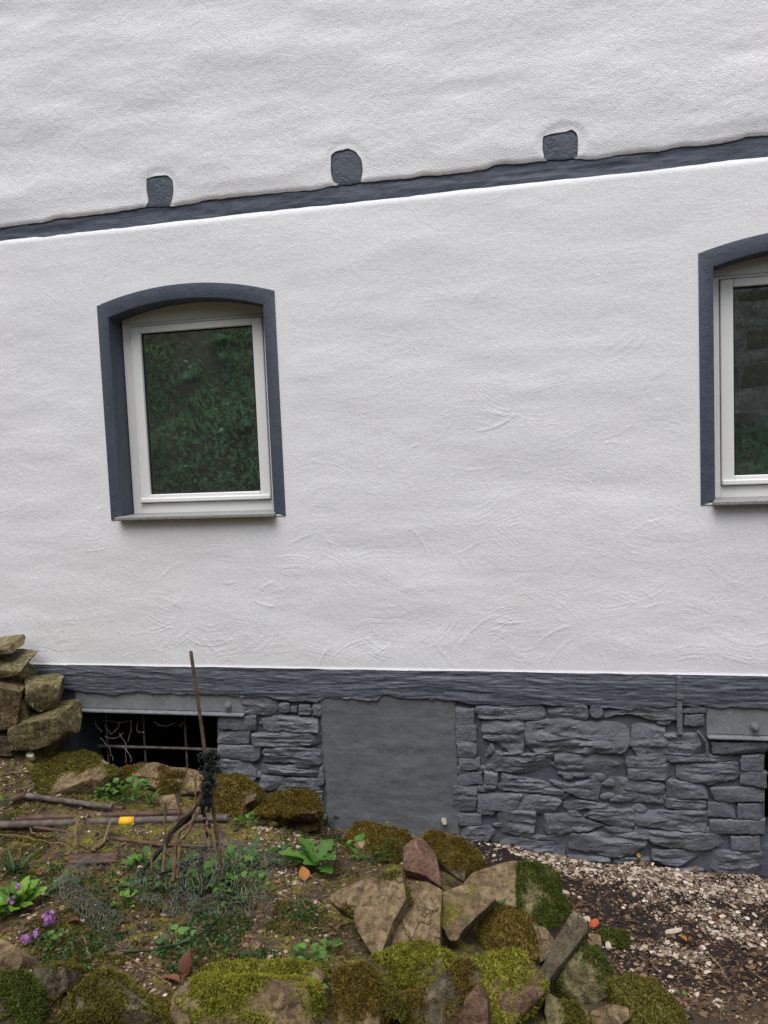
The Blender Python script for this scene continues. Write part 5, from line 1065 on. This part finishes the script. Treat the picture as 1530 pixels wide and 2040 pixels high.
# ------------------------------------------------------------------ chicken wire: hexagons of wire laid on crumpled surfaces
def hexnet(surf, nu, nv, r, label):
    m = MB(); V = {}
    def pt(i, j):
        return Vector(surf((i + (.25 if j % 2 else -.25)) / nu if False else i / nu, j / nv))
    c = {}
    segs = []
    for j in range(nv):
        for i in range(nu):
            ox = .5 if j % 2 else 0
            A = (i + ox, j); B = (i + ox, j + .6); segs.append((A, B)); C = (i + ox + .5, j + 1); D_ = (i + ox - .5, j + 1); segs += [(B, C), (B, D_)]
    for (a, b) in segs:
        p = Vector(surf(a[0] / nu, a[1] / nv)); q = Vector(surf(b[0] / nu, b[1] / nv))
        if (p - q).length < .08 and random.random() > .05: m.tube([p, q + Vector((random.gauss(0, .0015), random.gauss(0, .0015), random.gauss(0, .0015)))], r, 3, False)
    return tag(m.build('chicken_wire', M_WIRE, None, False), label, 'netting', 'crumpled chicken wire')
def path_surf(f, L, lifts, width, seed, roll=1.3, amp=.02):
    P = np.array([G(*f(*p), l) for p, l in zip(L, lifts)]); S = resample(P, 120, False)
    def s(u, v):
        u = min(max(u, 0), 1) * 118.99; i = int(u); p = S[i] + (S[i + 1] - S[i]) * (u - i); t = S[min(i + 4, 119)] - S[max(i - 4, 0)]; t /= np.linalg.norm(t) + 1e-9; side = np.cross(t, [0, 0, 1.]); side /= np.linalg.norm(side) + 1e-9
        a = (v - .5) * roll * 2; rad = width / max(roll, .4) * .5; q = p + side * rad * math.sin(a) + np.array([0, 0, 1]) * rad * (math.cos(a) - .3)
        return q + np.array(mn.noise_vector(Vector(q * 14 + seed))) * amp * 1.1 + np.array(mn.noise_vector(Vector(q * 40 + seed))) * .003
    return s
hexnet(path_surf(c4, [(640, 360), (540, 370), (440, 410), (400, 480), (440, 560), (520, 620), (620, 680), (720, 740)], [.03, .05, .05, .04, .03, .03, .02, .01], .15, 3, 1.5, .018), 34, 6, .00075, 'rolled ring of chicken wire lying left of the dry stems')
hexnet(path_surf(c4, [(560, 350), (470, 390), (410, 450), (410, 520), (470, 590), (570, 650), (680, 700)], [.05, .06, .07, .06, .05, .04, .02], .12, 17, 1.7, .02), 30, 6, .00075, 'upper layer of the rolled ring of chicken wire')
hexnet(path_surf(c4, [(780, 500), (860, 450), (1000, 455), (1090, 520), (1080, 590), (950, 600), (800, 560)], [.03, .06, .07, .06, .04, .03, .02], .12, 8, 1.4, .02), 26, 5, .00075, 'loose curl of chicken wire in front of the dry stems')
hexnet(path_surf(c4, [(1050, 560), (1180, 480), (1300, 440), (1450, 470), (1560, 540), (1640, 600)], [.05, .09, .11, .10, .06, .02], .36, 5, .9, .03), 26, 13, .00075, 'wide heap of chicken wire over the weeds right of the stake')
hexnet(path_surf(c4, [(1020, 600), (1180, 640), (1330, 620), (1480, 600), (1600, 640)], [.02, .03, .04, .03, .01], .16, 12, 1.1, .025), 22, 6, .00075, 'flattened edge of chicken wire in front of the heap')

# ------------------------------------------------------------------ BEHIND THE CAMERA (seen in the panes): overgrown bank and a rough stone wall
N = 120000; x = rng.uniform(-15, 7, N); y = -5.6 - 10 * rng.random(N); cl = fbm(N1, x * .9, y * .9, 3); k = cl > -.30 - .25 * rng.random(N); x, y, cl = x[k], y[k], cl[k]; z = T(x, y) + np.maximum(0, cl) * 1.1 * rng.random(len(x)) + .05
P = np.stack([x, y, z], 1); bv, bf = blades(P, np.repeat([[0, .6, .8]], len(P), 0), .03, .12, .019, 1.1, .1)
o = link('undergrowth', mesh_np('undergrowth', bv, bf, False), M_HILL); tag(o, 'green undergrowth covering the bank opposite the house', 'undergrowth', None, 'stuff')
sw = empty('stone_wall', (0, 0, 0)); tag(sw, 'rough grey-brown rubble wall opposite the house, mirrored in the right window', 'stone wall')
m = MB(); m.box((1.3, -8.9, .5), (8, -8.41, 5.2)); m.build('core', rm('WG', 'olive'), sw, False)
zz = 1.9; rs = random.Random(3)
while zz < 5.2:
    hh = rs.uniform(.16, .42); xx = 1.3
    while xx < 6:
        ww = rs.uniform(.3, .8); P = np.array([(xx + .02, -8.40, zz + .02), (xx + ww - .02, -8.40, zz + rs.uniform(.01, .04)), (xx + ww - rs.uniform(.01, .06), -8.40, zz + hh - .02), (xx + .03, -8.40, zz + hh - rs.uniform(.01, .05))])
        P = resample(rounded(P, .02), 16); V, F = chunk(P, (0, 1, .05), .12, .03, .05, xx * 7 + zz, .3, back=False, rings=(.5, .85, 1.0), freq=5); o = link('stone', mesh_np('stone', V, F), rm(rs.choice(('WG', 'WG', 'WG', 'GY')), 'olive'), sw); xx += ww
    zz += hh
fv = np.array([v.co[:] for v in LM['frond'].vertices]); ff = [tuple(p.vertices) for p in LM['frond'].polygons]; nf_ = 520; VV = []; FF = []
for k in range(nf_):
    if k % 10 == 0: fx_ = rng.uniform(-11, -3); fy_ = rng.uniform(-11, -6.0); fz_ = float(T(fx_, fy_)) + .15
    a = rng.uniform(0, 6.28); q = fv * rng.uniform(.16, .34); pt = rng.uniform(.2, 1.0); y_, z_ = q[:, 1] * math.cos(pt) - q[:, 2] * math.sin(pt), q[:, 1] * math.sin(pt) + q[:, 2] * math.cos(pt)
    VV.append(np.stack([q[:, 0] * math.cos(a) - y_ * math.sin(a) + fx_, q[:, 0] * math.sin(a) + y_ * math.cos(a) + fy_, z_ + fz_], 1)); FF += [tuple(i + k * len(fv) for i in f) for f in ff]
me = bpy.data.meshes.new('bank_ferns'); me.from_pydata(np.vstack(VV).tolist(), [], FF); me.update()
o = link('bank_ferns', me, M_HILL); tag(o, 'ferns growing among the undergrowth on the bank opposite the house', 'ferns', None, 'stuff')
